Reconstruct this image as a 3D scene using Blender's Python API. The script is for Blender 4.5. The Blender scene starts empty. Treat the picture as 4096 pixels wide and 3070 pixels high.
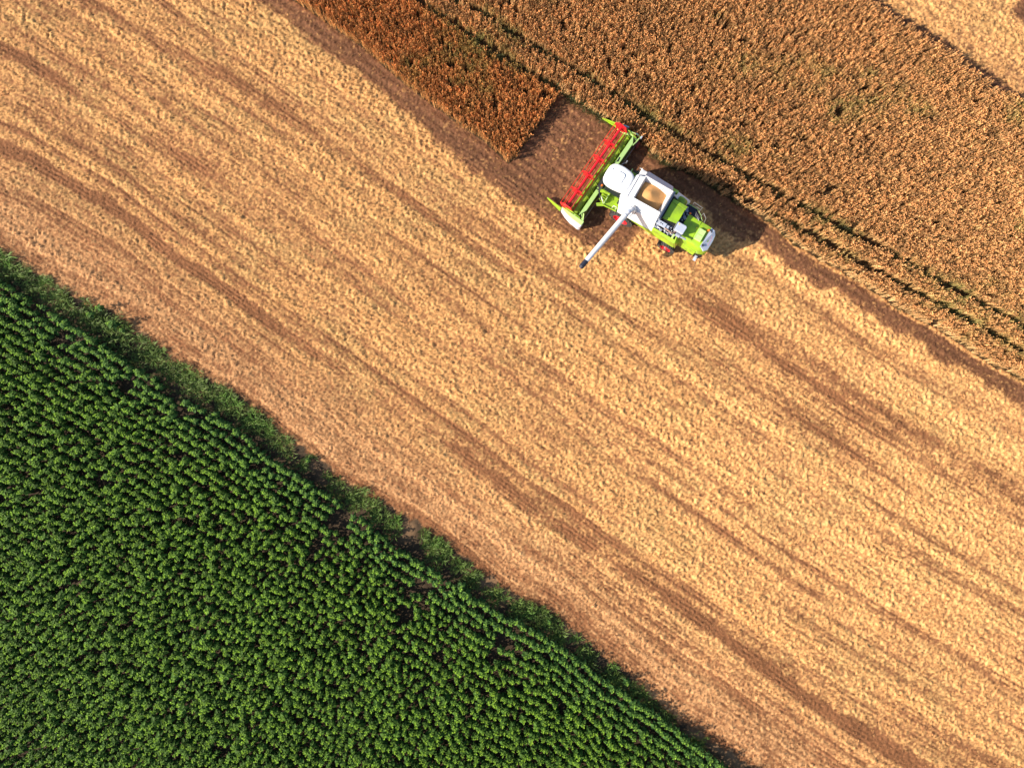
import bpy, bmesh, math, random
import numpy as np
from mathutils import Vector, Matrix

# ------------------------------------------------------------------ camera, light, exposure
C = bpy.context.scene.collection
sc = bpy.context.scene
CAM_H, FOC = 47.0, 2600.0          # metres above the ground; focal length in photo pixels (photo 4096 wide)
S = FOC / CAM_H                    # photo pixels per metre on the ground
cd = bpy.data.cameras.new('camera'); cam = bpy.data.objects.new('camera', cd); C.objects.link(cam)
cam.location = (0, 0, CAM_H); cam.rotation_euler = (0, 0, 0)
cd.sensor_fit = 'HORIZONTAL'; cd.sensor_width = 36; cd.lens = 36 * FOC / 4096
cd.clip_start = 0.5; cd.clip_end = 6000
sc.camera = cam
SUN_EL, SUN_AZ = math.radians(30), math.radians(193)      # azimuth as a math angle from +X
wd = bpy.data.worlds.new('World'); sc.world = wd; wd.use_nodes = True
nt = wd.node_tree; bg = nt.nodes['Background']
sky = nt.nodes.new('ShaderNodeTexSky'); sky.sky_type = 'NISHITA'; sky.sun_disc = False
sky.sun_elevation = SUN_EL
sdir = (math.cos(SUN_AZ), math.sin(SUN_AZ))
sky.sun_rotation = math.atan2(sdir[0], sdir[1]) % (2 * math.pi)
nt.links.new(sky.outputs[0], bg.inputs[0]); bg.inputs[1].default_value = 0.10
sd = bpy.data.lights.new('sun', 'SUN'); sd.energy = 5.0; sd.angle = math.radians(0.5); sd.color = (1, 0.90, 0.76)
sun = bpy.data.objects.new('sun', sd); C.objects.link(sun)
sun.rotation_euler = Vector((-sdir[0] * math.cos(SUN_EL), -sdir[1] * math.cos(SUN_EL), -math.sin(SUN_EL))).to_track_quat('-Z', 'Y').to_euler()
sc.view_settings.view_transform = 'Standard'; sc.view_settings.look = 'None'
sc.view_settings.exposure = 0.80; sc.view_settings.gamma = 1
sc.render.engine = 'CYCLES'
sc.cycles.max_bounces = 5; sc.cycles.diffuse_bounces = 3

# ------------------------------------------------------------------ helpers
def tag(o, label=None, cat=None, group=None, kind=None):
    for k, v in (('label', label), ('category', cat), ('group', group), ('kind', kind)):
        if v: o[k] = v
    return o

def mat(name, col, rough=0.6, metal=0.0, noise=0.08, nscale=3.0, bump=0.0, coat=0.0, dirt=None):
    m = bpy.data.materials.new(name); m.use_nodes = True
    n = m.node_tree; b = n.nodes['Principled BSDF']
    b.inputs['Roughness'].default_value = rough; b.inputs['Metallic'].default_value = metal
    b.inputs['Coat Weight'].default_value = coat
    tc = n.nodes.new('ShaderNodeTexCoord'); nz = n.nodes.new('ShaderNodeTexNoise')
    nz.inputs['Scale'].default_value = nscale; nz.inputs['Detail'].default_value = 6
    n.links.new(tc.outputs['Object'], nz.inputs['Vector'])
    rp = n.nodes.new('ShaderNodeValToRGB')
    d = dirt or tuple(c * (1 - 3 * noise) for c in col)
    rp.color_ramp.elements[0].position = 0.3; rp.color_ramp.elements[0].color = (*d, 1)
    rp.color_ramp.elements[1].position = 0.62; rp.color_ramp.elements[1].color = (*col, 1)
    n.links.new(nz.outputs['Fac'], rp.inputs['Fac']); n.links.new(rp.outputs['Color'], b.inputs['Base Color'])
    if bump:
        bp = n.nodes.new('ShaderNodeBump'); bp.inputs['Strength'].default_value = bump; bp.inputs['Distance'].default_value = 0.02
        n.links.new(nz.outputs['Fac'], bp.inputs['Height']); n.links.new(bp.outputs['Normal'], b.inputs['Normal'])
    return m

def attr_mat(name, rough=0.75, fine=40.0, amp=0.35, bump=0.5, bdist=0.03, trans=0.0, spec=0.3):
    """base colour from the 'Col' attribute times a fine procedural fibre noise"""
    m = bpy.data.materials.new(name); m.use_nodes = True
    n = m.node_tree; b = n.nodes['Principled BSDF']
    b.inputs['Roughness'].default_value = rough
    b.inputs['Specular IOR Level'].default_value = spec
    at = n.nodes.new('ShaderNodeAttribute'); at.attribute_name = 'Col'
    tc = n.nodes.new('ShaderNodeTexCoord'); nz = n.nodes.new('ShaderNodeTexNoise')
    nz.inputs['Scale'].default_value = fine; nz.inputs['Detail'].default_value = 3
    n.links.new(tc.outputs['Object'], nz.inputs['Vector'])
    mr = n.nodes.new('ShaderNodeMapRange')
    mr.inputs['From Min'].default_value = 0.3; mr.inputs['From Max'].default_value = 0.7
    mr.inputs['To Min'].default_value = 1 - amp; mr.inputs['To Max'].default_value = 1 + amp
    n.links.new(nz.outputs['Fac'], mr.inputs['Value'])
    mx = n.nodes.new('ShaderNodeVectorMath'); mx.operation = 'SCALE'
    n.links.new(at.outputs['Color'], mx.inputs[0]); n.links.new(mr.outputs['Result'], mx.inputs['Scale'])
    n.links.new(mx.outputs[0], b.inputs['Base Color'])
    if bump:
        bp = n.nodes.new('ShaderNodeBump'); bp.inputs['Strength'].default_value = bump; bp.inputs['Distance'].default_value = bdist
        n.links.new(nz.outputs['Fac'], bp.inputs['Height']); n.links.new(bp.outputs['Normal'], b.inputs['Normal'])
    if trans:
        out = n.nodes['Material Output']; tr = n.nodes.new('ShaderNodeBsdfTranslucent'); ms = n.nodes.new('ShaderNodeMixShader')
        ms.inputs[0].default_value = trans
        n.links.new(mx.outputs[0], tr.inputs['Color'])
        n.links.new(b.outputs[0], ms.inputs[1]); n.links.new(tr.outputs[0], ms.inputs[2]); n.links.new(ms.outputs[0], out.inputs['Surface'])
    return m

def np_mesh(name, V, F, col=None, material=None, smooth=False, link=True, parent=None):
    """mesh from numpy arrays: V (n,3), F (m,k); col (n,3) point colours"""
    V = np.ascontiguousarray(V, dtype=np.float32); F = np.ascontiguousarray(F, dtype=np.int32)
    me = bpy.data.meshes.new(name); k = F.shape[1]
    me.vertices.add(len(V)); me.vertices.foreach_set('co', V.ravel())
    me.loops.add(F.size); me.loops.foreach_set('vertex_index', F.ravel())
    me.polygons.add(len(F)); me.polygons.foreach_set('loop_start', np.arange(0, F.size, k, dtype=np.int32))
    if smooth: me.polygons.foreach_set('use_smooth', np.ones(len(F), dtype=bool))
    me.update(calc_edges=True)
    if col is not None:
        a = me.attributes.new('Col', 'FLOAT_COLOR', 'POINT')
        a.data.foreach_set('color', np.concatenate([col, np.ones((len(V), 1))], 1).astype(np.float32).ravel())
    if material: me.materials.append(material)
    o = bpy.data.objects.new(name, me)
    if link: C.objects.link(o)
    if parent: o.parent = parent
    return o

def _h(ix, iy, seed):
    h = (ix.astype(np.int64) * 374761393 + iy.astype(np.int64) * 668265263 + seed * 1274126177) & 0xFFFFFFFF
    h = ((h ^ (h >> 13)) * 1274126177) & 0xFFFFFFFF
    h = ((h ^ (h >> 16)) * 2246822519) & 0xFFFFFFFF
    return ((h ^ (h >> 15)) & 0xFFFFFF).astype(np.float32) / 0xFFFFFF

def vn(x, y, seed=0):
    ix, iy = np.floor(x), np.floor(y); fx, fy = x - ix, y - iy
    fx = fx * fx * (3 - 2 * fx); fy = fy * fy * (3 - 2 * fy)
    a, b = _h(ix, iy, seed), _h(ix + 1, iy, seed); c, d = _h(ix, iy + 1, seed), _h(ix + 1, iy + 1, seed)
    return a + (b - a) * fx + (c - a) * fy + (a - b - c + d) * fx * fy

def fbm(x, y, seed=0, oc=3):
    s, w, t = 0, 1.0, 0
    for i in range(oc):
        s = s + w * vn(x * 2 ** i + 17.3 * i, y * 2 ** i - 9.1 * i, seed + i); t += w; w *= 0.55
    return s / t

def sst(a, b, x):
    t = np.clip((x - a) / (b - a), 0, 1); return t * t * (3 - 2 * t)

def curve(pts):
    """y(x) of a traced line on the field, straight beyond its ends"""
    p = np.array(pts, float)
    d0 = (p[1] - p[0]) / (p[1, 0] - p[0, 0]); d1 = (p[-1] - p[-2]) / (p[-1, 0] - p[-2, 0])
    p = np.vstack([p[0] - d0 * 3000, p, p[-1] + d1 * 3000])
    return lambda x: np.interp(x, p[:, 0], p[:, 1])

# ------------------------------------------------------------------ the layout of the fields (traced lines, x right, y down, S units per metre)
EDGE = curve([(0,994),(146,1089),(317,1184),(456,1254),(570,1330),(697,1431),(823,1507),(918,1564),(1045,1647),(1140,1729),(1267,1818),(1393,1932),(1500,1990),(1658,2075),(1787,2161),(1929,2278),(2013,2349),(2194,2440),(2323,2536),(2401,2613),(2497,2678),(2594,2775),(2723,2891),(2890,2975),(3010,3059)])
ROW0 = curve([(0,1121),(127,1197),(253,1279),(412,1374),(507,1450),(633,1520),(760,1609),(887,1685),(982,1742),(1077,1824),(1172,1887),(1317,1976),(1400,2039),(1484,2097),(1581,2187),(1710,2260),(1850,2360),(2000,2450),(2168,2530),(2304,2626),(2407,2710),(2530,2788),(2594,2830),(2762,2955)])
STREAK1 = curve([(0,583),(127,633),(285,728),(475,842),(633,969),(728,1039),(842,1115),(950,1197),(1108,1305),(1267,1412),(1393,1495),(1650,1680),(1900,1850),(2110,2013),(2271,2110),(2433,2232),(2659,2374),(2827,2489),(2985,2603),(3207,2761),(3397,2881),(3650,3033)])
STREAK2 = curve([(95,234),(253,329),(380,405),(507,500),(633,570),(760,640),(1000,780),(1700,1260),(2300,1690),(3004,2210),(3175,2324),(3333,2400),(3618,2577),(3777,2672),(4030,2811)])
STREAK3 = curve([(393,32),(538,114),(665,190),(792,253),(887,298),(1300,572),(1900,985),(2400,1320),(3000,1740),(3618,2191),(3777,2286),(4030,2425)])
STREAK4 = curve([(2300,960),(2600,1120),(2846,1248),(2953,1305),(3048,1381),(3175,1469),(3302,1545),(3460,1634),(3587,1704),(3713,1780),(3840,1849),(4030,1963)])
CUT = curve([(1063,19),(1152,82),(1253,171),(1355,234),(1475,317),(1608,430),(1760,570),(1887,684),(2013,760),(2172,874),(2267,931),(2362,988),(2420,1010),(2500,1000),(2550,930),(2660,800),(2740,765),(2850,880),(2936,950),(3031,985),(3080,1007),(3175,1077),(3270,1146),(3352,1159),(3460,1248),(3555,1305),(3682,1374),(3777,1444),(3872,1488),(3967,1539),(4096,1634)])
CUTS = curve([(1063,30),(1700,485),(2362,930),(3000,1335),(3600,1705),(4096,2005)])
WHEAT_SW = curve([(2241,374),(2336,432),(2400,472),(2500,530),(2560,570),(2610,625),(2678,668),(2782,709),(2890,785),(3004,849),(3105,912),(3169,975),(3308,1058),(3435,1127),(3568,1222),(3726,1305),(3840,1381),(3967,1463),(4096,1526)])
WHEAT_NE = curve([(3441,0),(3587,108),(3713,184),(3777,222),(3903,317),(3967,361),(4096,437)])
BLOCK_SW = curve([(1165,0),(1304,92),(1456,198),(1608,331),(1779,458),(1950,578),(2035,660)])
BLOCK_E = curve([(2035,660),(2108,570),(2172,480),(2241,374)])
TRAM_A = curve([(1652,0),(1792,95),(1950,203),(2077,285),(2241,374),(2551,545),(2700,640),(2877,754),(3036,842),(3112,880),(3257,956),(3371,1026),(3574,1134),(3777,1241),(3903,1311),(4096,1419)])
TRAM_B = curve([(1804,0),(1937,70),(2013,127),(2172,222),(2400,361),(2700,551),(2858,640),(2985,716),(3207,836),(3397,944),(3523,1000),(3688,1102),(3872,1197),(4096,1323)])

def across(px, py):
    """distance-like coordinate across the direction of work, so streaks follow the bending rows"""
    g = [EDGE(px), STREAK1(px), CUTS(px), WHEAT_NE(px)]; v = [0.0, 350.0, 1330.0, 1950.0]
    out = np.where(py >= g[1], v[0] + (g[0] - py) / (g[0] - g[1]) * 350, 0)
    out = np.where((py < g[1]) & (py >= g[2]), v[1] + (g[1] - py) / (g[1] - g[2]) * 980, out)
    out = np.where(py < g[2], v[2] + (g[2] - py) / np.maximum(g[2] - g[3], 50) * 620, out)
    return out

def P(x, y): return x * S + 2048, 1535 - y * S
def W(px, py): return (px - 2048) / S, (1535 - py) / S

def wheat_mask(px, py):
    """1 where wheat still stands (1 = big field, 2 = the uncut block)"""
    wob = (vn(px / 22, py / 22, 5) - 0.5) * 14
    big = (py < WHEAT_SW(px) + wob) & (py > WHEAT_NE(px) + wob) & ((px > 2241) | (py < TRAM_A(px)))
    blk = (py < BLOCK_SW(px) + wob * 0.5) & (py >= TRAM_A(px)) & (px < 2241) & ((px < 2035) | (py < BLOCK_E(px) + wob * 0.5))
    return np.where(blk, 2, np.where(big, 1, 0))

def straw_density(px, py):
    v = across(px, py); u = px * 0.83 + py * 0.55
    wv = v + 14 * (vn(u / 420, v / 120, 17) - 0.5)          # rows wander a little
    s = 0.54 + 0.50 * (fbm(u / 1300, wv / 50, 11, 2) - 0.5) + 0.40 * (vn(u / 900, wv / 21, 12) - 0.5)
    s += 0.34 * (vn(u / 700, wv / 9.5, 13) - 0.5) + 0.40 * (fbm(u / 200, v / 60, 21, 2) - 0.5)
    s += 0.10 * np.cos(wv / 78 * 2 * math.pi + 2 * vn(u / 900, v / 300, 19)) * sst(90, 260, v)
    s += 0.08 * sst(300, 900, v) * sst(1200, 2800, px)
    def band(cv, w, a, seed, x0=-1e5, x1=1e5, run=260.0, off=0.0):
        d = (py - cv(px) - off) * 0.84
        d = d + (fbm(u / 70, v / 40, seed + 3, 3) - 0.5) * w * 1.5
        pt = sst(0.25, 0.65, fbm(u / run, v / 200, seed, 3) + 0.12)
        return a * np.exp(-np.abs(d / w) ** 2.4) * pt * sst(x0 - 150, x0 + 250, px) * sst(x1 + 200, x1 - 200, px)
    s -= band(STREAK1, 29, 0.60, 31) + band(STREAK2, 28, 0.55, 41, -1e5, 900) + band(STREAK2, 22, 0.34, 43, 900)
    s -= band(STREAK3, 28, 0.5, 51, -1e5, 1000) + band(STREAK3, 24, 0.28, 53, 1000) + band(STREAK4, 32, 0.56, 61, 2700)
    s -= 0.25 * np.exp(-((py - STREAK1(px) - 150) * 0.84 / 30) ** 2) * vn(u / 300, v / 100, 7)
    # wheel tracks: thin slightly trodden lines beside the windrows
    for off in (-95, 78, 190, -230):
        for cv in (STREAK1, STREAK2, STREAK3, STREAK4):
            s -= 0.26 * np.exp(-((py - cv(px) - off) * 0.84 / 5.0) ** 2) * sst(0.25, 0.5, vn(u / 420, off + v * 0.001, 81))
    # straight rim of the last windrow is thick
    dcut = (py - CUT(px)) * 0.84
    s += 0.30 * np.exp(-((dcut - 34) / 30) ** 2)
    rag = (fbm(px / 46, py / 46, 71, 2) - 0.5) * 60
    strip = sst(10, -12, dcut + rag)
    s = s * (1 - strip) + 0.05 * strip
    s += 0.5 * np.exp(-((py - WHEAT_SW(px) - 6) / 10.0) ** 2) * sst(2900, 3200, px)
    s += 0.45 * np.exp(-((px - 2590) / 70) ** 2 - ((py - 990) / 45) ** 2) + 0.25 * np.exp(-((px - 2900) / 90) ** 2 - ((py - 985) / 40) ** 2)
    # thin along the verge
    de = (EDGE(px) - py) * 0.84
    s -= 0.42 * sst(120, 0, de + (fbm(px / 70, py / 70, 91, 2) - 0.5) * 90)
    # beyond the big wheat field
    dn = (WHEAT_NE(px) - py) * 0.84
    far = 0.62 + 0.7 * (fbm(u / 700, dn / 34, 101, 3) - 0.5) - 0.5 * sst(66, 30, dn + (fbm(px / 60, py / 60, 5, 2) - .5) * 40)
    far -= 0.6 * sst(0.45, 0.6, np.exp(-((px - 4130) ** 2 + (py - 40) ** 2 * 2) / 90.0 ** 2))
    return np.where(dn > 0, far, s)

# ------------------------------------------------------------------ ground: one sheet, fine under the camera, coarse to the horizon
step = 0.066
def axis(half):
    a = np.arange(-half, half + step / 2, step)
    t = []; d, e = step, half
    while e < 2500: d *= 1.7; e += d; t.append(e)
    t = np.array(t); return np.concatenate([-t[::-1], a, t])
gx, gy = axis(40.5), axis(31.0)
X, Y = np.meshgrid(gx, gy); shp = X.shape
X = X.ravel(); Y = Y.ravel(); PX, PY = P(X, Y)
wm = wheat_mask(PX, PY)
de = (EDGE(PX) - PY) * 0.84 + (fbm(PX / 38, PY / 38, 3, 3) - 0.5) * 60
soil = sst(4, -10, de)
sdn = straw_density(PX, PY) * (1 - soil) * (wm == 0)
lump = fbm(X / 0.19, Y / 0.15, 201, 2)
lump2 = vn(X / 0.12, Y / 0.12, 205)
cover = sst(-0.34, 0.40, sdn + (lump * 0.6 + lump2 * 0.4 - 0.5) * 1.25 - 0.44)
cover = cover * (sdn > 0.001)
H = cover * (0.01 + 0.13 * sst(0.25, 0.75, lump) * np.clip(sdn, 0.3, 1.1) + 0.05 * lump2)
# stubble rows, a faint comb along the direction of work
V_ = across(PX, PY)
comb = 0.5 + 0.5 * np.cos((V_ + 5 * vn(PX / 160, PY / 160, 281)) * 2 * math.pi / 15.5)
comb = 0.5 + (comb - 0.5) * sst(0.2, 0.7, vn(PX / 70, PY / 70, 283))
H += (1 - cover) * (0.04 * comb + 0.07 * vn(X / 0.13, Y / 0.13, 207)) * (1 - soil)
H += soil * 0.07 * fbm(X / 0.35, Y / 0.35, 209, 3)
H += 0.12 * (fbm(X / 9, Y / 9, 211, 2) - 0.5)
inside = (np.abs(X) < 40.6) & (np.abs(Y) < 31.1)
H = np.where(inside, H, 0.0)
c_straw = np.array([0.67, 0.352, 0.130]); c_straw_g = np.array([0.54, 0.33, 0.125]); c_pink = np.array([0.59, 0.310, 0.135])
c_stub = np.array([0.24, 0.100, 0.042]); c_stub2 = np.array([0.165, 0.073, 0.036])
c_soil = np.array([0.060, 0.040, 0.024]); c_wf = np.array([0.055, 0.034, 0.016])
def mixc(a, b, t): return a + (b - a) * t[:, None]
base = mixc(np.tile(c_stub, (len(X), 1)), c_stub2, sst(60, -60, (PY - CUT(PX))) * (wm == 0))
base *= (0.72 + 0.56 * vn(X / 0.11, Y / 0.11, 221))[:, None] * (0.8 + 0.4 * fbm(X / 2.5, Y / 2.5, 223, 2))[:, None] * (0.80 + 0.36 * comb)[:, None]
# brown cast litter (thin straw)
thin = sst(0.05, 0.5, sdn) * 0.55
base = mixc(base, np.array([0.45, 0.22, 0.09]), thin * sst(0.3, 0.7, vn(X / 0.2, Y / 0.2, 225)))
st = mixc(np.tile(c_straw, (len(X), 1)), c_straw_g, 0.5 * sst(0.52, 0.72, fbm(X / 3.1, Y / 1.9, 231, 2)))
st = mixc(st, c_pink, sst(420, 60, V_))
u_ = PX * 0.83 + PY * 0.55
rowtone = 0.80 + 0.40 * (0.5 * vn(u_ / 800, V_ / 11, 261) + 0.5 * vn(u_ / 1000, V_ / 34, 263))
base *= rowtone[:, None]
st *= ((0.78 + 0.38 * lump2) * rowtone)[:, None] * (0.93 + 0.20 * sst(900, 3600, PX))[:, None]
colr = mixc(base, st, cover)
colr = mixc(colr, c_soil * 1.0, soil)
sv = soil * sst(0.45, 0.7, fbm(X / 1.5, Y / 1.5, 241, 2)) * sst(-140, -20, de)
colr = mixc(colr, np.array([0.20, 0.118, 0.062]), sv)
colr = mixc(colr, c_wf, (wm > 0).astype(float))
colr = np.where(inside[:, None], colr, np.array([0.42, 0.25, 0.11]))
ny, nx = shp
idx = np.arange(nx * ny).reshape(ny, nx)
F = np.stack([idx[:-1, :-1], idx[:-1, 1:], idx[1:, 1:], idx[1:, :-1]], -1).reshape(-1, 4)
m_ground = attr_mat('ground_field', rough=0.85, fine=26, amp=0.28, bump=0.7, bdist=0.03, spec=0.15)
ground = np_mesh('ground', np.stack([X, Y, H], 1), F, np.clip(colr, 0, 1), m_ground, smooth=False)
tag(ground, 'harvested field of brown stubble and pale straw with bare soil verge', 'field', kind='structure')
def ground_z(x, y):
    i = np.clip(np.searchsorted(gx, x), 0, nx - 1); j = np.clip(np.searchsorted(gy, y), 0, ny - 1)
    return H.reshape(ny, nx)[j, i]

rng = np.random.default_rng(7)

def scatter(name, variants, x, y, z, rz, sc_, col, material, tilt=None, link=True, var=None):
    """one mesh out of many small copies; variants: list of (V, F, c) with c a per-vertex brightness/tint (n,3)"""
    Vs, Fs, Cs = [], [], []; off = 0
    n = len(x); pick = rng.integers(0, len(variants), n) if var is None else var
    for k, (v, f, c) in enumerate(variants):
        m = np.where(pick == k)[0]
        if not len(m): continue
        ca, sa = np.cos(rz[m]), np.sin(rz[m]); s = sc_[m]
        vx = v[:, 0][None] * ca[:, None] - v[:, 1][None] * sa[:, None]
        vy = v[:, 0][None] * sa[:, None] + v[:, 1][None] * ca[:, None]
        vz = np.repeat(v[:, 2][None], len(m), 0)
        if tilt is not None:
            vx = vx + vz * tilt[m, 0][:, None]; vy = vy + vz * tilt[m, 1][:, None]
        V = np.stack([vx * s[:, None] + x[m][:, None], vy * s[:, None] + y[m][:, None], vz * s[:, None] + z[m][:, None]], -1)
        Vs.append(V.reshape(-1, 3))
        Fs.append((f[None] + (np.arange(len(m)) * len(v))[:, None, None]).reshape(-1, f.shape[1]) + off)
        Cs.append((c[None] * col[m][:, None, :]).reshape(-1, 3)); off += len(m) * len(v)
    return np_mesh(name, np.concatenate(Vs), np.concatenate(Fs), np.clip(np.concatenate(Cs), 0, 1), material, link=link)

# ------------------------------------------------------------------ loose straw lying on the stubble
def straw_variant(r, seed, k=4):
    q = np.random.default_rng(seed); V, F = [], []
    for i in range(k):
        a = q.uniform(0, math.pi * 2); l = r * q.uniform(0.9, 1.8); w = r * q.uniform(0.16, 0.32)
        c = np.array([q.normal(0, r * 0.45), q.normal(0, r * 0.45), q.uniform(0.0, 0.09)])
        d = np.array([math.cos(a), math.sin(a), q.uniform(-0.35, 0.45)]); p = np.array([-math.sin(a), math.cos(a), q.uniform(-0.7, 0.7)])
        b = len(V)
        V += [c - d * l * 0.5 - p * w * 0.4, c - p * w * 0.5 + [0, 0, 0.02], c + d * l * 0.5, c + p * w * 0.5 + [0, 0, 0.01]]
        F.append([b, b + 1, b + 2, b + 3])
    V = np.array(V); return V, np.array(F), np.repeat(q.uniform(0.85, 1.15, k), 4)[:, None] * np.ones((1, 3))
sv_ = [straw_variant(0.085, i, 4) for i in range(12)]
n = 330000
x = rng.uniform(-38.5, 38.5, n); y = rng.uniform(-29, 29, n); px, py = P(x, y)
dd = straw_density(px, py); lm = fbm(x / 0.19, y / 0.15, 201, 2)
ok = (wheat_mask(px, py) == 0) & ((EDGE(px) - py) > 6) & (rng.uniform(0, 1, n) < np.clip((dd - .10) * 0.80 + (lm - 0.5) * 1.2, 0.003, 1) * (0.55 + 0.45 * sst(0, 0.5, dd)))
x, y, px, py, dd = x[ok], y[ok], px[ok], py[ok], dd[ok]
z = ground_z(x, y) + 0.012
col = c_straw * rng.uniform(0.45, 1.2, len(x))[:, None] * (0.92 + 0.18 * sst(900, 3600, px))[:, None]
col = mixc(col, c_pink * 1.05, sst(420, 60, across(px, py)))
col *= (0.80 + 0.40 * (0.5 * vn((px * .83 + py * .55) / 800, across(px, py) / 11, 261) + 0.5 * vn((px * .83 + py * .55) / 1000, across(px, py) / 34, 263)))[:, None]
m_straw = attr_mat('loose_straw', rough=0.7, fine=60, amp=0.2, bump=0, trans=0.12)
o = scatter('straw', sv_, x, y, z, rng.uniform(0, 6.28, len(x)), rng.uniform(0.6, 1.25, len(x)), col, m_straw)
tag(o, 'loose pale straw spread in long windrows over the cut stubble', 'straw', kind='stuff')

# short cut stalks standing where little straw covers the ground
n = 300000
x = rng.uniform(-38.5, 38.5, n); y = rng.uniform(-29, 29, n); px, py = P(x, y); dd = straw_density(px, py)
ok = (wheat_mask(px, py) == 0) & ((EDGE(px) - py) > -4) & (rng.uniform(0, 1, n) < np.clip(1.0 - 1.5 * dd, 0.05, 1) * (0.35 + 0.9 * vn(px / 9, py / 9, 271)))
x, y, px, py = x[ok], y[ok], px[ok], py[ok]; n = len(x)
cc_ = np.where(((PY[0] * 0 + py) < CUT(px) - 10)[:, None], np.array([0.22, 0.098, 0.050]), np.array([0.42, 0.20, 0.085]))
tag(scatter('stubble', sv_, x, y, ground_z(x, y) + 0.01, rng.uniform(0, 6.28, n), rng.uniform(0.4, 0.8, n), cc_ * rng.uniform(0.4, 1.5, n)[:, None], m_straw),
    'short brown cut stalks standing on the bare strips of the field', 'stubble', kind='stuff')

# ------------------------------------------------------------------ standing wheat
def wheat_variant(seed, k=6):
    q = np.random.default_rng(seed); V, F, Cc = [], [], []
    for i in range(k):
        bx, by = q.normal(0, 0.038, 2); h = q.uniform(0.68, 0.88); a = q.uniform(0, 6.28)
        lean = q.normal(0, 0.05, 2); w = 0.011
        tx, ty = bx + lean[0], by + lean[1]; c, s = math.cos(a), math.sin(a)
        b = len(V)
        V += [(bx - c * w, by - s * w, 0), (bx + c * w, by + s * w, 0), (tx + c * w, ty + s * w, h), (tx - c * w, ty - s * w, h)]
        F.append([b, b + 1, b + 2, b + 3]); Cc += [(1.25, 1.45, 1.6)] * 4
        # drooping ear: two crossed diamonds
        dr = q.uniform(0, 6.28); L = q.uniform(0.12, 0.19); e = np.array([math.cos(dr) * L * 0.45, math.sin(dr) * L * 0.45, q.uniform(0.1, 0.9) * L])
        t = np.array([tx, ty, h]); mid = t + e * 0.5 + np.array([0, 0, 0.02])
        sd_ = np.cross(e, [0, 0, 1.0]); sd_ /= np.linalg.norm(sd_) + 1e-6; ew = q.uniform(0.028, 0.046)
        up = np.cross(sd_, e); up /= np.linalg.norm(up) + 1e-6
        for ax in (sd_, up):
            b = len(V)
            V += [tuple(t), tuple(mid - ax * ew), tuple(t + e), tuple(mid + ax * ew)]; F.append([b, b + 1, b + 2, b + 3]); g = q.uniform(0.8, 1.35); Cc += [(g, g, g)] * 4
        # a flag leaf
        la = q.uniform(0, 6.28); lh = h * q.uniform(0.6, 0.85); r = q.uniform(0.12, 0.2); lw = 0.012
        b = len(V); c, s = math.cos(la), math.sin(la)
        V += [(tx, ty, lh), (tx + c * r * .5 - s * lw, ty + s * r * .5 + c * lw, lh + 0.05), (tx + c * r, ty + s * r, lh - 0.06), (tx + c * r * .5 + s * lw, ty + s * r * .5 - c * lw, lh + 0.05)]
        F.append([b, b + 1, b + 2, b + 3]); Cc += [(0.6, 0.62, 0.5)] * 4
    return np.array(V), np.array(F), np.array(Cc)
wv = [wheat_variant(100 + i) for i in range(16)]
m_wheat = attr_mat('ripe_wheat', rough=0.6, fine=30, amp=0.2, bump=0, trans=0.15)
sp = 0.19
ga, gb = np.meshgrid(np.arange(-26, 42, sp), np.arange(-2, 31, sp)); ga, gb = ga.ravel(), gb.ravel()
ga = ga + rng.normal(0, 0.05, len(ga)); gb = gb + rng.normal(0, 0.05, len(gb))
px, py = P(ga, gb); wmk = wheat_mask(px, py)
tr = np.minimum(np.abs(py - TRAM_A(px) + np.where(px < 2241, 3, 0)) + np.where((px > 2241) & (px < 2850), 90, 0) + 5 * (px > 2241) * (px < 3150), np.abs(py - TRAM_B(px))) * 0.86
wobt = (fbm(px / 60, py / 60, 301, 2) - 0.5) * 16
gap = tr < (11 + wobt * .6)
third = np.abs(py - TRAM_B(px) + 150 * 0.9) * .86 < 3 + wobt * .5
keep = (wmk > 0) & (~gap) & (~third | (rng.uniform(0, 1, len(px)) < 0.35)) & (fbm(px / 30, py / 30, 305, 2) > 0.24)
pos = (ga, gb, px, py, wmk)
def wheat_part(name, sel, lab, cols):
    x, y, px, py = ga[sel], gb[sel], px_[sel], py_[sel]
    n = len(x); z = np.zeros(n)
    green = sst(0.60, 0.80, fbm(px / 240, py / 150, 311, 3)) * 0.5 + 0.5 * sst(46, 12, tr[sel] + (fbm(px / 50, py / 50, 313, 2) - .5) * 40) * sst(0.35, 0.65, fbm(px / 220, py / 220, 315, 2))
    col = cols * rng.uniform(0.50, 1.5, n)[:, None] * (0.85 + 0.3 * fbm(px / 90, py / 90, 317, 2))[:, None]
    col = mixc(col, np.array([0.27, 0.25, 0.07]), np.clip(green, 0, 0.8) * (rng.uniform(0, 1, n) < 0.7))
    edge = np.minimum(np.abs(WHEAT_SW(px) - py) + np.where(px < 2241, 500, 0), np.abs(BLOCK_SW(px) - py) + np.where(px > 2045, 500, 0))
    col = mixc(col, cols * np.array([1.2, 1.35, 1.45]) * rng.uniform(.7, 1.1, n)[:, None], sst(22, 6, edge) * .7)  # plants at the south-west edges painted paler for the sunlit side wall
    tilt = np.stack([rng.normal(0.02, 0.07, n), rng.normal(0.0, 0.07, n)], 1)
    o = scatter(name, wv, x, y, z, rng.uniform(0, 6.28, n), rng.uniform(0.85, 1.12, n), col, m_wheat, tilt)
    return tag(o, *lab, kind='stuff')
px_, py_ = px, py
wheat_part('wheat', keep & (wmk == 1), ('big field of ripe standing wheat crossed by two dark tramlines', 'wheat'), np.array([0.58, 0.298, 0.118]))
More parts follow.
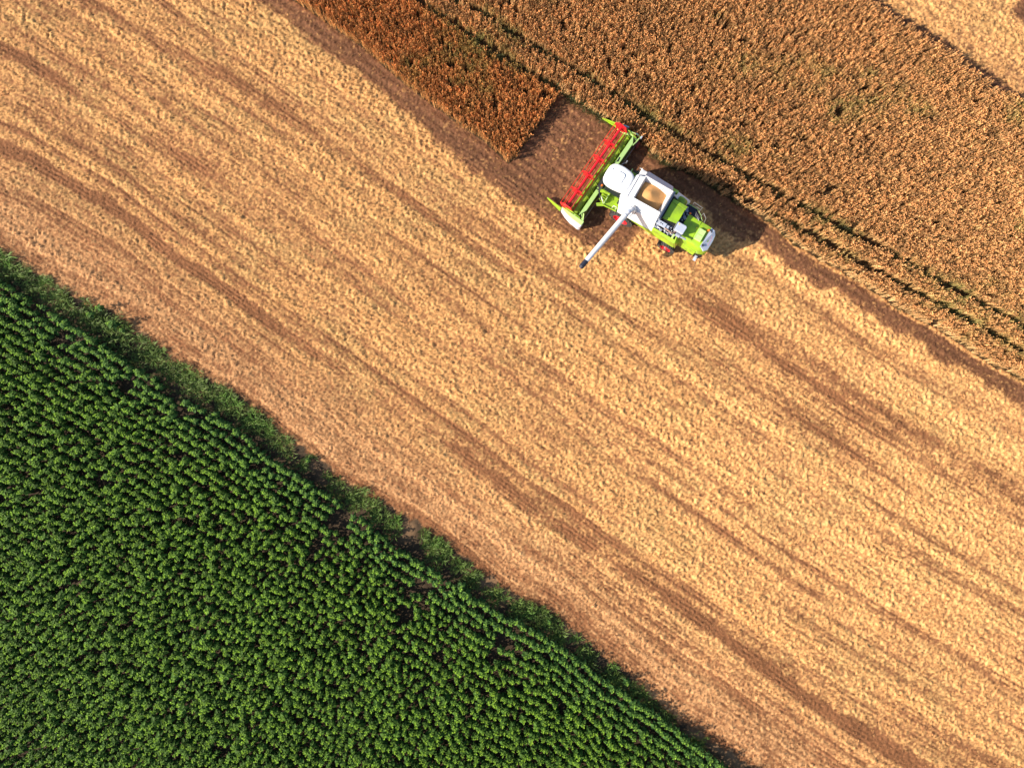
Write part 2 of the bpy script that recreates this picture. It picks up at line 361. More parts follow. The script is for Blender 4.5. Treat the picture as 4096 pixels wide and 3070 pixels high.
wheat_part('wheat', keep & (wmk == 2), ('pointed block of uncut red-brown wheat ahead of the combine', 'wheat'), np.array([0.58, 0.252, 0.082]))  # redder, deeper tone puts the block's different sun angle into the colour

# ------------------------------------------------------------------ grass: in the tramlines and along the verge
def grass_variant(seed, k=7, L=0.30, w=0.013):
    q = np.random.default_rng(seed); V, F = [], []
    for i in range(k):
        a = q.uniform(0, 6.28); l = L * q.uniform(0.6, 1.2); c, s = math.cos(a), math.sin(a); bx, by = q.normal(0, 0.04, 2); b = len(V)
        V += [(bx + s * w, by - c * w, 0), (bx + c * l * .45 + s * w, by + s * l * .45 - c * w, l * .75), (bx + c * l, by + s * l, l * .6), (bx + c * l * .45 - s * w, by + s * l * .45 + c * w, l * .75)]
        F.append([b, b + 1, b + 2, b + 3])
    V = np.array(V); return V, np.array(F), np.ones((len(V), 3)) * np.repeat(q.uniform(.8, 1.2, k), 4)[:, None]
gv = [grass_variant(400 + i) for i in range(8)]
m_grass = attr_mat('grass_blades', rough=0.6, fine=20, amp=0.15, bump=0, trans=0.3)
n = 60000
n = 90000; x = rng.uniform(-38, 20, n); y = rng.uniform(-29, 12, n); px, py = P(x, y)
d = (py - EDGE(px)) * .84; dr0 = (ROW0(px) - py) * .84
dens = sst(0.36, 0.54, fbm(px / 110, py / 110, 411, 3) + 0.26 * sst(1500, 500, px) - 0.05) * sst(-4, 14, d + (fbm(px / 30, py / 30, 413, 2) - .5) * 40) * sst(-40, 30, dr0) * np.where(d < 75, 1, 0.25)
ok = rng.uniform(0, 1, n) < dens * 1.5
x, y, px, py = x[ok], y[ok], px[ok], py[ok]; n = len(x)
col = np.array([0.11, 0.175, 0.032]) * rng.uniform(0.6, 1.5, n)[:, None]
col = mixc(col, np.array([0.13, 0.19, 0.03]), (rng.uniform(0, 1, n) < .10).astype(float) * .9)
tag(scatter('grass', gv, x, y, ground_z(x, y), rng.uniform(0, 6.28, n), rng.uniform(.7, 1.7, n), col, m_grass, np.stack([rng.normal(0, .2, n), rng.normal(0, .2, n)], 1)),
    'low dark green grass along the verge between crop and stubble', 'grass', kind='stuff')
n = 30000
x = rng.uniform(-10, 39, n); px, _ = P(x, 0 * x); which = rng.integers(0, 3, n)
py = np.where(which == 0, TRAM_A(px), TRAM_B(px)) + rng.normal(0, 11, n)
py = np.where(which == 2, WHEAT_SW(px) + rng.normal(4, 7, n), py)
y = (1535 - py) / S
ok = (rng.uniform(0, 1, n) < sst(0.38, 0.6, fbm(px / 120, py / 120, 421, 2)) * np.where(which == 2, np.where(px < 2700, .10, 0.01), 0.10)) & (y < 30) & (wheat_mask(px, py + 0) * 1 + (which == 2) > 0) & ~((which == 2) & (px < 2260))
x, y = x[ok], y[ok]; n = len(x)
col = np.array([0.09, 0.095, 0.03]) * rng.uniform(0.5, 1.5, n)[:, None]
tag(scatter('weeds', gv, x, y, ground_z(x, y), rng.uniform(0, 6.28, n), rng.uniform(.7, 1.5, n), col, m_grass, np.stack([rng.normal(0, .2, n), rng.normal(0, .2, n)], 1)),
    'green weeds growing in the wheel lines of the standing wheat', 'weeds', kind='stuff')

# brighter grass tufts one can count on the verge
def tuft_mesh(seed):
    V, F, Cc = grass_variant(seed, 34, 0.42, 0.016); V[:, :2] *= 1.0
    q = np.random.default_rng(seed + 1); k = len(F)
    o_ = np.repeat(q.normal(0, 0.13, (k, 2)), 4, 0); V = V.copy(); V[:, :2] += o_
    return np_mesh('grass_tuft', V, F, Cc * np.array([0.13, 0.26, 0.035]), m_grass, link=False).data
tm = [tuft_mesh(500 + i) for i in range(4)]
tufts = [((905, 1590), 1.3, 'bright grass tuft at the left end of the long green verge strip'),
         ((945, 1612), 1.3, 'spiky grass tuft arching just below the left end of the verge strip'),
         ((1012, 1672), 1.3, 'bright green grass tuft in the middle of the long verge strip'),
         ((1048, 1690), 1.0, 'smaller green tuft right beside the middle tuft of the verge strip'),
         ((1085, 1722), 1.1, 'last green tuft at the lower right end of the verge strip'),
         ((45, 1035), 1.5, 'large pale green grass tuft on the verge nearest the left edge'),
         ((182, 1120), 1.0, 'upright grass tuft on the left verge above the first crop row'),
         ((1592, 2078), 1.3, 'fresh light green tuft standing on shaded soil mid verge'),
         ((1745, 2170), 1.2, 'broad dark grass tuft touching the stubble mid verge'),
         ((2030, 2378), 1.0, 'lone pale tuft on the bare soil gap in the verge'),
         ((2115, 2440), 1.2, 'spreading grass tuft right of the bare soil gap'),
         ((2310, 2550), 1.0, 'dark tuft at the stubble edge of the lower verge'),
         ((2450, 2660), 1.1, 'green tuft near the lower end of the verge')]
for i, ((a, b), s_, lab) in enumerate(tufts):
    o = bpy.data.objects.new('grass_tuft', tm[i % 4]); C.objects.link(o); wx, wy = W(a, b)
    o.location = (wx, wy, float(ground_z(np.array([wx]), np.array([wy]))[0])); o.scale = (s_, s_, s_); o.rotation_euler.z = i * 1.3
    tag(o, lab, 'grass tuft', 'bright grass tufts on the verge')

# ------------------------------------------------------------------ green crop in rows
def leaf(V, F, Cc, base, a, L, wd, el, droop, g):
    """a broad pointed leaf folded along its midrib"""
    c, s = math.cos(a), math.sin(a); d = np.array([c * math.cos(el), s * math.cos(el), math.sin(el)]); p = np.array([-s, c, 0.0]); dn = np.array([0, 0, -1.0])
    b = len(V); B = np.array(base)
    m1 = B + d * L * .30; m2 = B + d * L * .66 + dn * droop * L * .25; t = B + d * L + dn * droop * L * .8
    up = np.array([0, 0, wd * 0.28])
    V += [B, m1, m2, t, m1 + p * wd * .5 + up, m2 + p * wd * .38 + up * .7, m1 - p * wd * .5 + up, m2 - p * wd * .38 + up * .7]
    F += [[b, b + 4, b + 1, b + 1], [b, b + 1, b + 6, b + 6], [b + 1, b + 4, b + 5, b + 2], [b + 1, b + 2, b + 7, b + 6], [b + 2, b + 5, b + 3, b + 3], [b + 2, b + 3, b + 7, b + 7]]
    Cc += [g] * 8
def plant_variant(seed):
    q = np.random.default_rng(seed); V, F, Cc = [], [], []
    h = 1.2
    for i in range(4):
        a = i * math.pi / 2; b = len(V); r = 0.018
        V += [np.array([math.cos(a) * r, math.sin(a) * r, 0]), np.array([math.cos(a + 1.57) * r, math.sin(a + 1.57) * r, 0]), np.array([math.cos(a + 1.57) * r * .6, math.sin(a + 1.57) * r * .6, h]), np.array([math.cos(a) * r * .6, math.sin(a) * r * .6, h])]
        F.append([b, b + 1, b + 2, b + 3]); Cc += [(0.9, 1.0, 0.9)] * 4
    for i in range(16):
        f = i / 15.0; a = i * 2.4 + q.normal(0, .25); z = 0.45 + f * 0.73
        if f < 0.55: L, w_, el, dr = q.uniform(.24, .32), q.uniform(.20, .26), q.uniform(-.1, .2), q.uniform(.4, .9)
        else: L, w_, el, dr = q.uniform(.12, .18), q.uniform(.095, .13), q.uniform(.15, .6), q.uniform(.2, .7)
        g = q.uniform(.8, 1.2); gc = (g * (0.30 + 1.35 * f * f), g * (0.38 + 1.05 * f * f), g * (0.45 + .7 * f))  # young top leaves lighter; lower leaves darkened further as shade between plants
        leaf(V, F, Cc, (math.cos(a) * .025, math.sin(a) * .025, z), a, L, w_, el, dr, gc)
    for i in range(5):
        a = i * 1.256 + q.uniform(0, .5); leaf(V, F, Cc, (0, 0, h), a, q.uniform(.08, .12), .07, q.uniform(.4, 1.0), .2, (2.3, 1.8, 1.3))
    F = np.array(F)
    return np.array(V), F, np.array(Cc)
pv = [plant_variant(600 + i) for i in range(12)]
def tri_fix(f):      # quads whose last two corners coincide are triangles
    t = np.concatenate([f[:, [0, 1, 2]], f[f[:, 2] != f[:, 3]][:, [0, 2, 3]]]); return t
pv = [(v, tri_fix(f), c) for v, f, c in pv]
m_crop = attr_mat('crop_leaves', rough=0.6, fine=16, amp=0.12, bump=0.25, bdist=0.02, trans=0.18, spec=0.10)
xs, ys, rk = [], [], []
ROWSP = 0.66 * S / math.cos(math.radians(34))
r = random.Random(5)
for k in range(0, 70):
    u = -260.0 + r.uniform(0, 20)
    while u < 3100:
        py = float(ROW0(u)) + k * ROWSP; 
        if py > 3260 or u < -160: u += 17; continue
        nn = float(fbm(np.array([u / 90]), np.array([py / 90]), 701, 2)[0])
        gapth = 0.30 if k < 3 else (0.21 if k < 8 else 0.13)
        if nn > gapth:
            xs.append(u + r.gauss(0, 3.2)); ys.append(py + r.gauss(0, 4.5)); rk.append(k)
        u += r.uniform(14, 19) * (1.25 if nn < gapth + .08 else 1.0)
# strays outside the first row
strays = [((420,1235),'stray leafy crop plant among weeds on the upper left verge'), ((385,1262),'stray crop plant left of another stray on the upper left verge'), ((478,1300),'bushy crop plant standing apart above the first row, larger of a close pair'), ((505,1322),'smaller crop plant right of the bushy one above the first row'),
          ((1240,1838),'lone bright crop plant on the verge soil, small and yellow-green'), ((880,1655),'crop plant standing just outside the first row by the green verge strip'),
          ((1850,2330),'tall crop plant outside the first row beside the bare soil gap'), ((1872,2362),'crop plant just below the tall one beside the bare soil gap'), ((2196,2478),'young crop plant alone at the stubble edge'), ((2500,2710),'stray crop plant outside the row on the lower verge')]
xs = np.array(xs); ys = np.array(ys); rk = np.array(rk)
wx, wy = W(xs, ys); dist = np.hypot(wx, wy)
vis = (np.abs(wx) < 37) & (wy > -28.5)
n_ind = 288
cand = np.where(vis & (rk <= 1))[0]; cand = cand[np.argsort(dist[cand])][:n_ind]
is_ind = np.zeros(len(xs), bool); is_ind[cand] = True
def crop_col(px, py, n):
    c = np.array([0.100, 0.200, 0.024]) * rng.uniform(0.75, 1.3, n)[:, None]
    outer = sst(240, 40, (py - ROW0(px)))
    c = mixc(c, np.array([0.098, 0.205, 0.036]) * rng.uniform(.8, 1.2, n)[:, None], outer * .8)
    return c
rest = np.where(~is_ind)[0]; n = len(rest)
zt = ground_z(wx[rest], wy[rest])
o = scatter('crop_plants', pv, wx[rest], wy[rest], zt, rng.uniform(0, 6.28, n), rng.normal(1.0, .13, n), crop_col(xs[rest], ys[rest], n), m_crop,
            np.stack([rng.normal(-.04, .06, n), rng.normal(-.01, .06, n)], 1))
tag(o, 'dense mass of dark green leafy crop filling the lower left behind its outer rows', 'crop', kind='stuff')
pm = []
for i, (v, f, c) in enumerate(pv):
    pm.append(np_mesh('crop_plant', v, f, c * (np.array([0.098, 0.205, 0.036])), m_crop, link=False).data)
for j, i in enumerate(cand):
    o = bpy.data.objects.new('crop_plant', pm[j % 12]); C.objects.link(o); s_ = r.gauss(1.02, .08)
    o.location = (float(wx[i]), float(wy[i]), float(ground_z(wx[i:i + 1], wy[i:i + 1])[0])); o.scale = (s_, s_, s_)
    o.rotation_euler = (r.gauss(0, .06), r.gauss(-.03, .06), r.uniform(0, 6.28))
    third = 'upper left third' if xs[i] < 900 else 'middle third' if xs[i] < 1850 else 'lower right third'
    rowname = 'outermost row' if rk[i] == 0 else 'second row'
    tag(o, 'leafy green crop plant in the %s, %s of the field edge' % (rowname, third), 'crop plant', 'crop plants in the %s, %s' % (rowname, third))
for j, ((a, b), lab) in enumerate(strays):
    o = bpy.data.objects.new('crop_plant', pm[(j * 5) % 12]); C.objects.link(o); x0, y0 = W(a, b)
    s_ = 0.62 if 'small' in lab or 'young' in lab else 1.12 if ('bushy' in lab or 'tall' in lab) else 0.85
    o.location = (x0, y0, float(ground_z(np.array([x0]), np.array([y0]))[0])); o.scale = (s_ * 1.15, s_ * 1.15, s_); o.rotation_euler = (0, 0, j * 2.1)
    tag(o, lab, 'crop plant', 'stray crop plants outside the rows')
#COMBINE
# ------------------------------------------------------------------ the combine harvester (local frame: +x forward, +y left, +z up)
M = {}
M['white'] = mat('white_paint', (0.80, 0.80, 0.82), 0.32, noise=0.02, nscale=2.0, coat=0.3, dirt=(0.62, 0.60, 0.58))
M['roofwhite'] = mat('roof_white', (0.84, 0.84, 0.85), 0.35, noise=0.01, coat=0.3, dirt=(0.78, 0.78, 0.78))
M['green'] = mat('lime_paint', (0.33, 0.53, 0.020), 0.36, noise=0.03, nscale=1.8, coat=0.25, dirt=(0.22, 0.35, 0.035))
M['green2'] = mat('lime_dusty', (0.30, 0.47, 0.025), 0.5, noise=0.05, nscale=4, dirt=(0.20, 0.28, 0.03))
M['table'] = mat('worn_table', (0.13, 0.16, 0.03), 0.5, noise=0.1, nscale=6, dirt=(0.09, 0.06, 0.03))
M['palegreen'] = mat('pale_green', (0.52, 0.76, 0.25), 0.4, noise=0.02, coat=0.2)
M['red'] = mat('red_paint', (0.74, 0.012, 0.022), 0.38, noise=0.03, coat=0.2, dirt=(0.55, 0.012, 0.02))
M['tine'] = mat('orange_red_paint', (0.72, 0.045, 0.02), 0.45, noise=0.03)
M['darkred'] = mat('dark_red', (0.16, 0.01, 0.02), 0.5)
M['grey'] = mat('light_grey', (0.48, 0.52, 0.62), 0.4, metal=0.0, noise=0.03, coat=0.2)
M['grey2'] = mat('mid_grey', (0.28, 0.31, 0.38), 0.45, noise=0.05)
M['steel'] = mat('bare_steel', (0.55, 0.54, 0.54), 0.35, metal=0.7, noise=0.08, nscale=12)
M['rust'] = mat('heat_steel', (0.34, 0.22, 0.17), 0.55, metal=0.4, noise=0.12, nscale=10)
M['black'] = mat('black_parts', (0.012, 0.013, 0.018), 0.5, noise=0.05, nscale=8, dirt=(0.03, 0.026, 0.02))
M['navy'] = mat('grip_deck', (0.012, 0.016, 0.035), 0.6, noise=0.05, nscale=30)
M['rubber'] = mat('tyre_rubber', (0.030, 0.032, 0.036), 0.75, noise=0.1, nscale=9, dirt=(0.075, 0.06, 0.045), bump=0.2)
M['orange'] = mat('orange_lens', (0.95, 0.16, 0.01), 0.2, noise=0.0)
M['yellow'] = mat('yellow_label', (0.85, 0.62, 0.02), 0.4, noise=0.0)
M['glass'] = mat('cab_glass', (0.012, 0.02, 0.02), 0.06, noise=0.0)
M['grain'] = mat('grain_kernels', (0.56, 0.285, 0.095), 0.7, noise=0.05, nscale=45, bump=0.5, dirt=(0.50, 0.25, 0.08))

class MB:
    """collects shapes into one bmesh"""
    def __init__(s): s.b = bmesh.new()
    def box(s, x0, x1, y0, y1, z0, z1, bev=0.0):
        vs = [s.b.verts.new(p) for p in [(x0,y0,z0),(x1,y0,z0),(x1,y1,z0),(x0,y1,z0),(x0,y0,z1),(x1,y0,z1),(x1,y1,z1),(x0,y1,z1)]]
        s._hexa(vs, bev); return s
    def hexa(s, pts, bev=0.0):      # 4 bottom + 4 top points
        s._hexa([s.b.verts.new(p) for p in pts], bev); return s
    def _hexa(s, v, bev):
        fs = [s.b.faces.new([v[i] for i in q]) for q in ((3,2,1,0),(4,5,6,7),(0,1,5,4),(1,2,6,5),(2,3,7,6),(3,0,4,7))]
        if bev:
            es = list({e for f in fs for e in f.edges})
            bmesh.ops.bevel(s.b, geom=es, offset=bev, segments=2, affect='EDGES', profile=0.6)
    def prism(s, pts, z0, z1, bev=0.0, taper=0.0):
        """polygon in xy extruded from z0 to z1 (numbers or per-point lists)"""
        n = len(pts); a = z0 if hasattr(z0, '__len__') else [z0] * n; c = z1 if hasattr(z1, '__len__') else [z1] * n
        cx = sum(p[0] for p in pts) / n; cy = sum(p[1] for p in pts) / n
        lo = [s.b.verts.new((p[0], p[1], a[i])) for i, p in enumerate(pts)]
        hi = [s.b.verts.new((p[0] + (cx - p[0]) * taper, p[1] + (cy - p[1]) * taper, c[i])) for i, p in enumerate(pts)]
        fs = [s.b.faces.new(lo[::-1]), s.b.faces.new(hi)]
        for i in range(n): fs.append(s.b.faces.new([lo[i], lo[(i + 1) % n], hi[(i + 1) % n], hi[i]]))
        if bev: bmesh.ops.bevel(s.b, geom=list({e for f in fs for e in f.edges}), offset=bev, segments=2, affect='EDGES')
        return s
    def quad(s, pts, th=0.012):
        """a thin sheet with thickness along its normal"""
        p = [Vector(q) for q in pts]; n = (p[1] - p[0]).cross(p[2] - p[0]).normalized() * th
        lo = [s.b.verts.new(q - n) for q in p]; hi = [s.b.verts.new(q) for q in p]; k = len(p)
        s.b.faces.new(lo[::-1]); s.b.faces.new(hi)
        for i in range(k): s.b.faces.new([lo[i], lo[(i + 1) % k], hi[(i + 1) % k], hi[i]])
        return s
    def cyl(s, p, q, r, r2=None, n=16, cap=True):
        p, q = Vector(p), Vector(q); d = q - p; r2 = r if r2 is None else r2
        m = Matrix.Translation((p + q) / 2) @ d.to_track_quat('Z', 'Y').to_matrix().to_4x4()
        bmesh.ops.create_cone(s.b, cap_ends=cap, segments=n, radius1=r, radius2=r2, depth=d.length, matrix=m); return s
    def tube(s, pts, r, n=8):
        P_ = [Vector(p) for p in pts]; rings = []
        for i, p in enumerate(P_):
            d = (P_[min(i + 1, len(P_) - 1)] - P_[max(i - 1, 0)]).normalized()
            m = d.to_track_quat('Z', 'Y').to_matrix(); rr = r[i] if hasattr(r, '__len__') else r
            rings.append([s.b.verts.new(p + m @ Vector((math.cos(2 * math.pi * k / n) * rr, math.sin(2 * math.pi * k / n) * rr, 0))) for k in range(n)])
        for A_, B_ in zip(rings, rings[1:]):
            for k in range(n):
                s.b.faces.new([A_[k], A_[(k + 1) % n], B_[(k + 1) % n], B_[k]])
        s.b.faces.new(rings[0][::-1]); s.b.faces.new(rings[-1]); return s
    def ball(s, c, r, sx=1, sy=1, sz=1):
        bmesh.ops.create_uvsphere(s.b, u_segments=12, v_segments=8, radius=r, matrix=Matrix.Translation(c) @ Matrix.Diagonal((sx, sy, sz, 1))); return s
    def build(s, name, m, parent=None, smooth=False, label=None):
        bmesh.ops.recalc_face_normals(s.b, faces=s.b.faces)
        me = bpy.data.meshes.new(name); s.b.to_mesh(me); s.b.free(); me.materials.append(M[m])
        if smooth:
            for f in me.polygons: f.use_smooth = True
            me.set_sharp_from_angle(angle=math.radians(38))
        o = bpy.data.objects.new(name, me); C.objects.link(o)
        if parent: o.parent = parent
        if label: o['label'] = label
        return o

HEAD = math.radians(149.8)
root = bpy.data.objects.new('combine_harvester', None); C.objects.link(root)
root.location = (8.8615, 12.894, 0.05); root.rotation_euler = (0, 0, HEAD)
tag(root, 'lime green and white combine harvester with red reel cutting the standing wheat', 'combine harvester')

# --- chassis and lower body
b = MB(); b.box(-3.5, 1.2, -0.95, 1.15, 0.75, 1.9, 0.03).box(-5.3, -3.5, -0.3, 0.95, 0.9, 1.9, 0.03)
b.cyl((0.39, -1.4, .93), (0.39, 1.4, .93), .16).cyl((-3.4, -1.4, .65), (-3.4, 1.4, .65), .12)
chassis = b.build('chassis', 'black', root)
# engine bay floor and inner structure
MB().box(-3.45, -1.68, -0.62, 1.56, 1.9, 2.72).build('engine_bay', 'black', root)

# --- wheels
def wheel(x, y, R_, w, name):
    side = 1 if y > 0 else -1
    n = 40; b = MB(); prof = [(-.5, .70), (-.48, .86), (-.40, .955), (-.2, .985), (0, .99), (.2, .985), (.40, .955), (.48, .86), (.5, .70), (.46, .58), (-.46, .58)]
    rings = []
    for k in range(n):
        a = 2 * math.pi * k / n; rings.append([b.b.verts.new((x + math.cos(a) * R_ * pr * .965, y + u * w, R_ + math.sin(a) * R_ * pr * .965)) for u, pr in prof])
    for k in range(n):
        A_, B_ = rings[k], rings[(k + 1) % n]
        for j in range(len(prof)): b.b.faces.new([A_[j], A_[(j + 1) % len(prof)], B_[(j + 1) % len(prof)], B_[j]])
    nl = 22
    for k in range(nl):           # chevron lugs
        for sgn in (-1, 1):
            a0 = 2 * math.pi * (k + (0.5 if sgn > 0 else 0)) / nl; a1 = a0 + 0.20; da = 0.055; pts = []
            for rr in (.93, 1.0):
                for (aa, u) in ((a0 - da, .0), (a0 + da, .0), (a1 + da, .49), (a1 - da, .49)):
                    rq = R_ * rr * (1.0 if u < .1 else .975); pts.append((x + math.cos(aa) * rq, y + sgn * u * w, R_ + math.sin(aa) * rq))
            b.hexa(pts)
    ty = b.build(name, 'rubber', root)
    yo = y + side * w * .30
    r_ = MB(); r_.cyl((x, y - side * w * .46, R_), (x, yo, R_), R_ * .57, n=28); r_.cyl((x, yo, R_), (x, yo + side * .10, R_), R_ * .30, R_ * .22, n=20)
    m = 28; ring = []
    for k in range(m):
        a = 2 * math.pi * k / m; ca, sa = math.cos(a), math.sin(a)
        ring.append([r_.b.verts.new((x + ca * R_ * q, y + side * w * t, R_ + sa * R_ * q)) for q, t in ((.60, .50), (.55, .50), (.50, .30), (.60, .30))])
    for k in range(m):
        A_, B_ = ring[k], ring[(k + 1) % m]
        for j in range(4): r_.b.faces.new([A_[j], A_[(j + 1) % 4], B_[(j + 1) % 4], B_[j]])
    r_.build('rim', 'red', ty, smooth=True)
    h = MB()
    for k in range(8):
        a = 2 * math.pi * k / 8; c = (x + math.cos(a) * R_ * .26, yo + side * .02, R_ + math.sin(a) * R_ * .26); h.cyl(c, (c[0], c[1] + side * .06, c[2]), .025, n=6)
    h.cyl((x, yo + side * .08, R_), (x, yo + side * .16, R_), R_ * .14, n=14); h.build('hub', 'steel', ty)
    return ty
wheel(0.39, 1.42, 0.93, 0.66, 'front_wheel'); wheel(0.39, -1.42, 0.93, 0.66, 'front_wheel')
wheel(-3.4, 1.56, 0.68, 0.52, 'rear_wheel'); wheel(-3.4, -1.37, 0.66, 0.52, 'rear_wheel')

# --- grain tank: four walls, outer slopes, flaps
T0, T1, TY0, TY1, TZ = -1.60, 0.42, -0.75, 0.90, 3.9
tank = MB().quad([(T1, TY0, TZ), (T1, TY1, TZ), (T1 - .25, TY1 - .2, 2.9), (T1 - .25, TY0 + .2, 2.9)], .03)
tank.quad([(T0, TY1, TZ), (T0, TY0, TZ), (T0 + .2, TY0 + .2, 2.9), (T0 + .2, TY1 - .2, 2.9)], .03)
tank.quad([(T0, TY0, TZ), (T1, TY0, TZ), (T1 - .2, TY0 + .2, 2.9), (T0 + .2, TY0 + .2, 2.9)], .03)
tank.quad([(T1, TY1, TZ), (T0, TY1, TZ), (T0 + .2, TY1 - .2, 2.9), (T1 - .2, TY1 - .2, 2.9)], .03)
tank.box(T0 + .1, T1 - .2, TY0 + .15, TY1 - .15, 2.6, 2.9)
tank = tank.build('grain_tank', 'white', root)
# left flap: thick white board leaning outwards
MB().hexa([(0.50, 1.34, 3.48), (-1.66, 1.34, 3.48), (-1.66, 1.28, 3.42), (0.50, 1.28, 3.42), (0.52, .95, 4.02), (-1.60, .90, 4.02), (-1.60, .86, 4.00), (0.52, .91, 4.00)], .01).build('tank_flap', 'white', tank)
MB().quad([(-1.62, -.74, 3.93), (0.40, -.76, 3.93), (0.40, -1.27, 3.42), (-1.52, -1.22, 3.42)], .025).build('tank_flap', 'grey', tank, label='white flap on the right side of the tank, its shade painted grey')  # white flap given a grey material to carry its shade
MB().box(-1.64, 0.44, -.775, -.735, 3.86, 3.955).build('rim_rail', 'white', tank)
rr_ = MB(); rr_.box(-1.70, -1.635, -.78, 1.28, 3.84, 3.95)
rr_.build('rim_rail', 'steel', tank)
MB().box(-1.82, -1.72, -.86, 1.32, 3.66, 3.80, .01).build('rim_rail', 'grey2', tank)
MB().box(-1.93, -1.86, -.60, 1.05, 3.42, 3.56, .01).build('rim_rail', 'black', tank)
lg = MB(); lg.cyl((-.9, -.74, 3.86), (-.9, -.58, 3.74), .02, n=8).cyl((-.9, -.58, 3.74), (-.9, -.56, 3.5), .016, n=8); lg.build('grain_sensor', 'steel', tank)
# front cover of the tank, deck behind the cab
MB().prism([(1.03, -.60), (0.88, -.78), (0.82, -1.20), (0.44, -1.22), (0.44, 1.30), (0.70, 1.42), (1.28, 1.05), (1.20, .4)], 3.30, [3.50, 3.50, 3.42, 3.44, 3.56, 3.50, 3.50, 3.52], .02).build('tank_cover', 'white', tank)
MB().prism([(0.98, -.62), (0.44, -.70), (0.44, .95), (1.0, .95)], 3.57, [3.66, 3.86, 3.86, 3.66], .015).build('tank_cover', 'white', tank)
MB().box(0.80, 0.83, -.62, 1.0, 3.60, 3.775).build('cover_seam', 'grey2', tank)
pl = MB().prism([(-1.53, -.92), (-2.02, -1.02), (-2.02, -1.24), (-1.53, -1.24)], 3.0, [3.42, 3.40, 3.28, 3.28], .02); pl.build('side_panel', 'green', root)
# --- side panels
pan = MB()
pan.hexa([(0.86, 1.35, 2.15), (-1.90, 1.35, 2.15), (-1.90, 1.70, 2.2), (0.86, 1.80, 2.35), (0.86, 1.0, 3.42), (-1.70, 1.0, 3.42), (-1.70, 1.40, 3.36), (0.80, 1.42, 3.36)], .03)
pan.build('side_panel', 'white', root, label='white upper left side panel')
MB().hexa([(0.86, 0.30, 1.9), (0.86, 1.78, 2.3), (0.70, 1.7, 2.3), (0.70, .3, 1.9), (1.26, 0.3, 3.45), (1.27, 1.04, 3.48), (0.70, 1.42, 3.46), (0.70, .3, 3.46)], .01).build('front_wall', 'white', root)
MB().hexa([(0.9, -1.66, 1.7), (-3.2, -1.66, 1.7), (-3.2, -1.0, 1.7), (0.9, -1.0, 1.7), (0.9, -1.25, 3.38), (-1.5, -1.20, 3.38), (-1.5, -.9, 3.38), (0.9, -.9, 3.38)], .03).build('side_panel', 'white', root, label='right side panel')
# green skirt with long lit edge
sk = MB(); sk.hexa([(-0.30, 1.45, 1.55), (-1.95, 1.45, 1.40), (-1.95, 1.68, 1.45), (-0.30, 1.62, 1.7), (0.1, 1.40, 2.22), (-1.95, 1.40, 2.22), (-1.95, 1.73, 2.24), (0.1, 1.71, 2.30)], .015)
sk.build('side_skirt', 'green', root)
sb = MB()
sb.hexa([(-1.93, 1.50, 1.55), (-3.86, 1.50, 1.55), (-3.76, 1.74, 1.60), (-1.93, 1.72, 1.60), (-1.74, 1.60, 2.85), (-3.45, 1.60, 2.85), (-3.52, 1.82, 2.72), (-1.76, 1.69, 2.80)], .015)
sb.build('side_skirt', 'green', root, label='boxy green side box beside the engine')
MB().hexa([(-3.44, 1.10, 2.1), (-3.90, 1.2, 2.0), (-3.88, 1.76, 1.62), (-3.50, 1.60, 2.1), (-3.34, 1.16, 3.05), (-3.42, 1.16, 3.05), (-3.58, 1.80, 2.76), (-3.50, 1.80, 2.76)], .008).build('side_skirt', 'green', root, label='sloping rear wall of the side box')
MB().box(-3.28, -3.16, 1.34, 1.62, 2.8, 3.0, .01).build('bracket', 'palegreen', root)
MB().ball((-3.48, 1.33, 3.06), .07).build('side_lamp', 'orange', root)

# --- engine and what sticks out of the bay
rq = random.Random(11); e = MB()
e.box(-2.9, -1.75, .35, 1.05, 2.6, 2.98, .03)
for i in range(46):
    x_, y_ = rq.uniform(-3.3, -1.8), rq.uniform(.80, 1.55); r_ = rq.uniform(.02, .06)
    if rq.random() < .5: e.cyl((x_, y_, 2.7), (x_ + rq.uniform(-.06, .06), y_, 2.7 + rq.uniform(.1, .42)), r_, n=8)
    else: e.box(x_, x_ + rq.uniform(.05, .2), y_, y_ + rq.uniform(.03, .12), 2.7, 2.7 + rq.uniform(.1, .35), .005)
e.build('engine', 'grey2', root)
e = MB()
for i in range(34):
    x_, y_ = rq.uniform(-3.3, -1.8), rq.uniform(.85, 1.52); e.ball((x_, y_, 2.85 + rq.uniform(0, .25)), rq.uniform(.015, .045))
e.tube([(-1.95, 1.45, 2.9), (-2.2, 1.48, 2.98), (-2.5, 1.44, 2.92), (-2.8, 1.5, 3.0)], .035)
e.build('engine_fittings', 'steel', root)
p = MB(); p.tube([(-2.28, 1.30, 3.12), (-2.55, 1.36, 3.18), (-2.95, 1.42, 3.20)], .055, 10).tube([(-2.95, 1.42, 3.20), (-3.08, 1.38, 3.18), (-3.18, 1.22, 3.12), (-3.24, 1.1, 3.1)], .05, 10)
p.build('exhaust_manifold', 'rust', root, smooth=True)
p = MB(); p.cyl((-3.28, 1.30, 3.1), (-3.60, 1.32, 3.1), .12, n=14).cyl((-3.60, 1.32, 3.1), (-4.06, 1.29, 3.12), .065, n=12); p.build('exhaust_pipe', 'grey2', root, smooth=True)
g = MB(); g.box(-2.44, -1.60, 1.07, 1.38, 3.12, 3.26, .015); g.box(-2.66, -2.44, 1.10, 1.30, 3.08, 3.20, .01); hb = g.build('heat_shield', 'grey', root)
g = MB()
for i, x_ in enumerate((-1.78, -2.03, -2.17)): g.cyl((x_, 1.17 + .03 * i, 3.2), (x_, 1.17 + .03 * i, 3.268), .042, n=12)
g.build('shield_hole', 'black', hb)
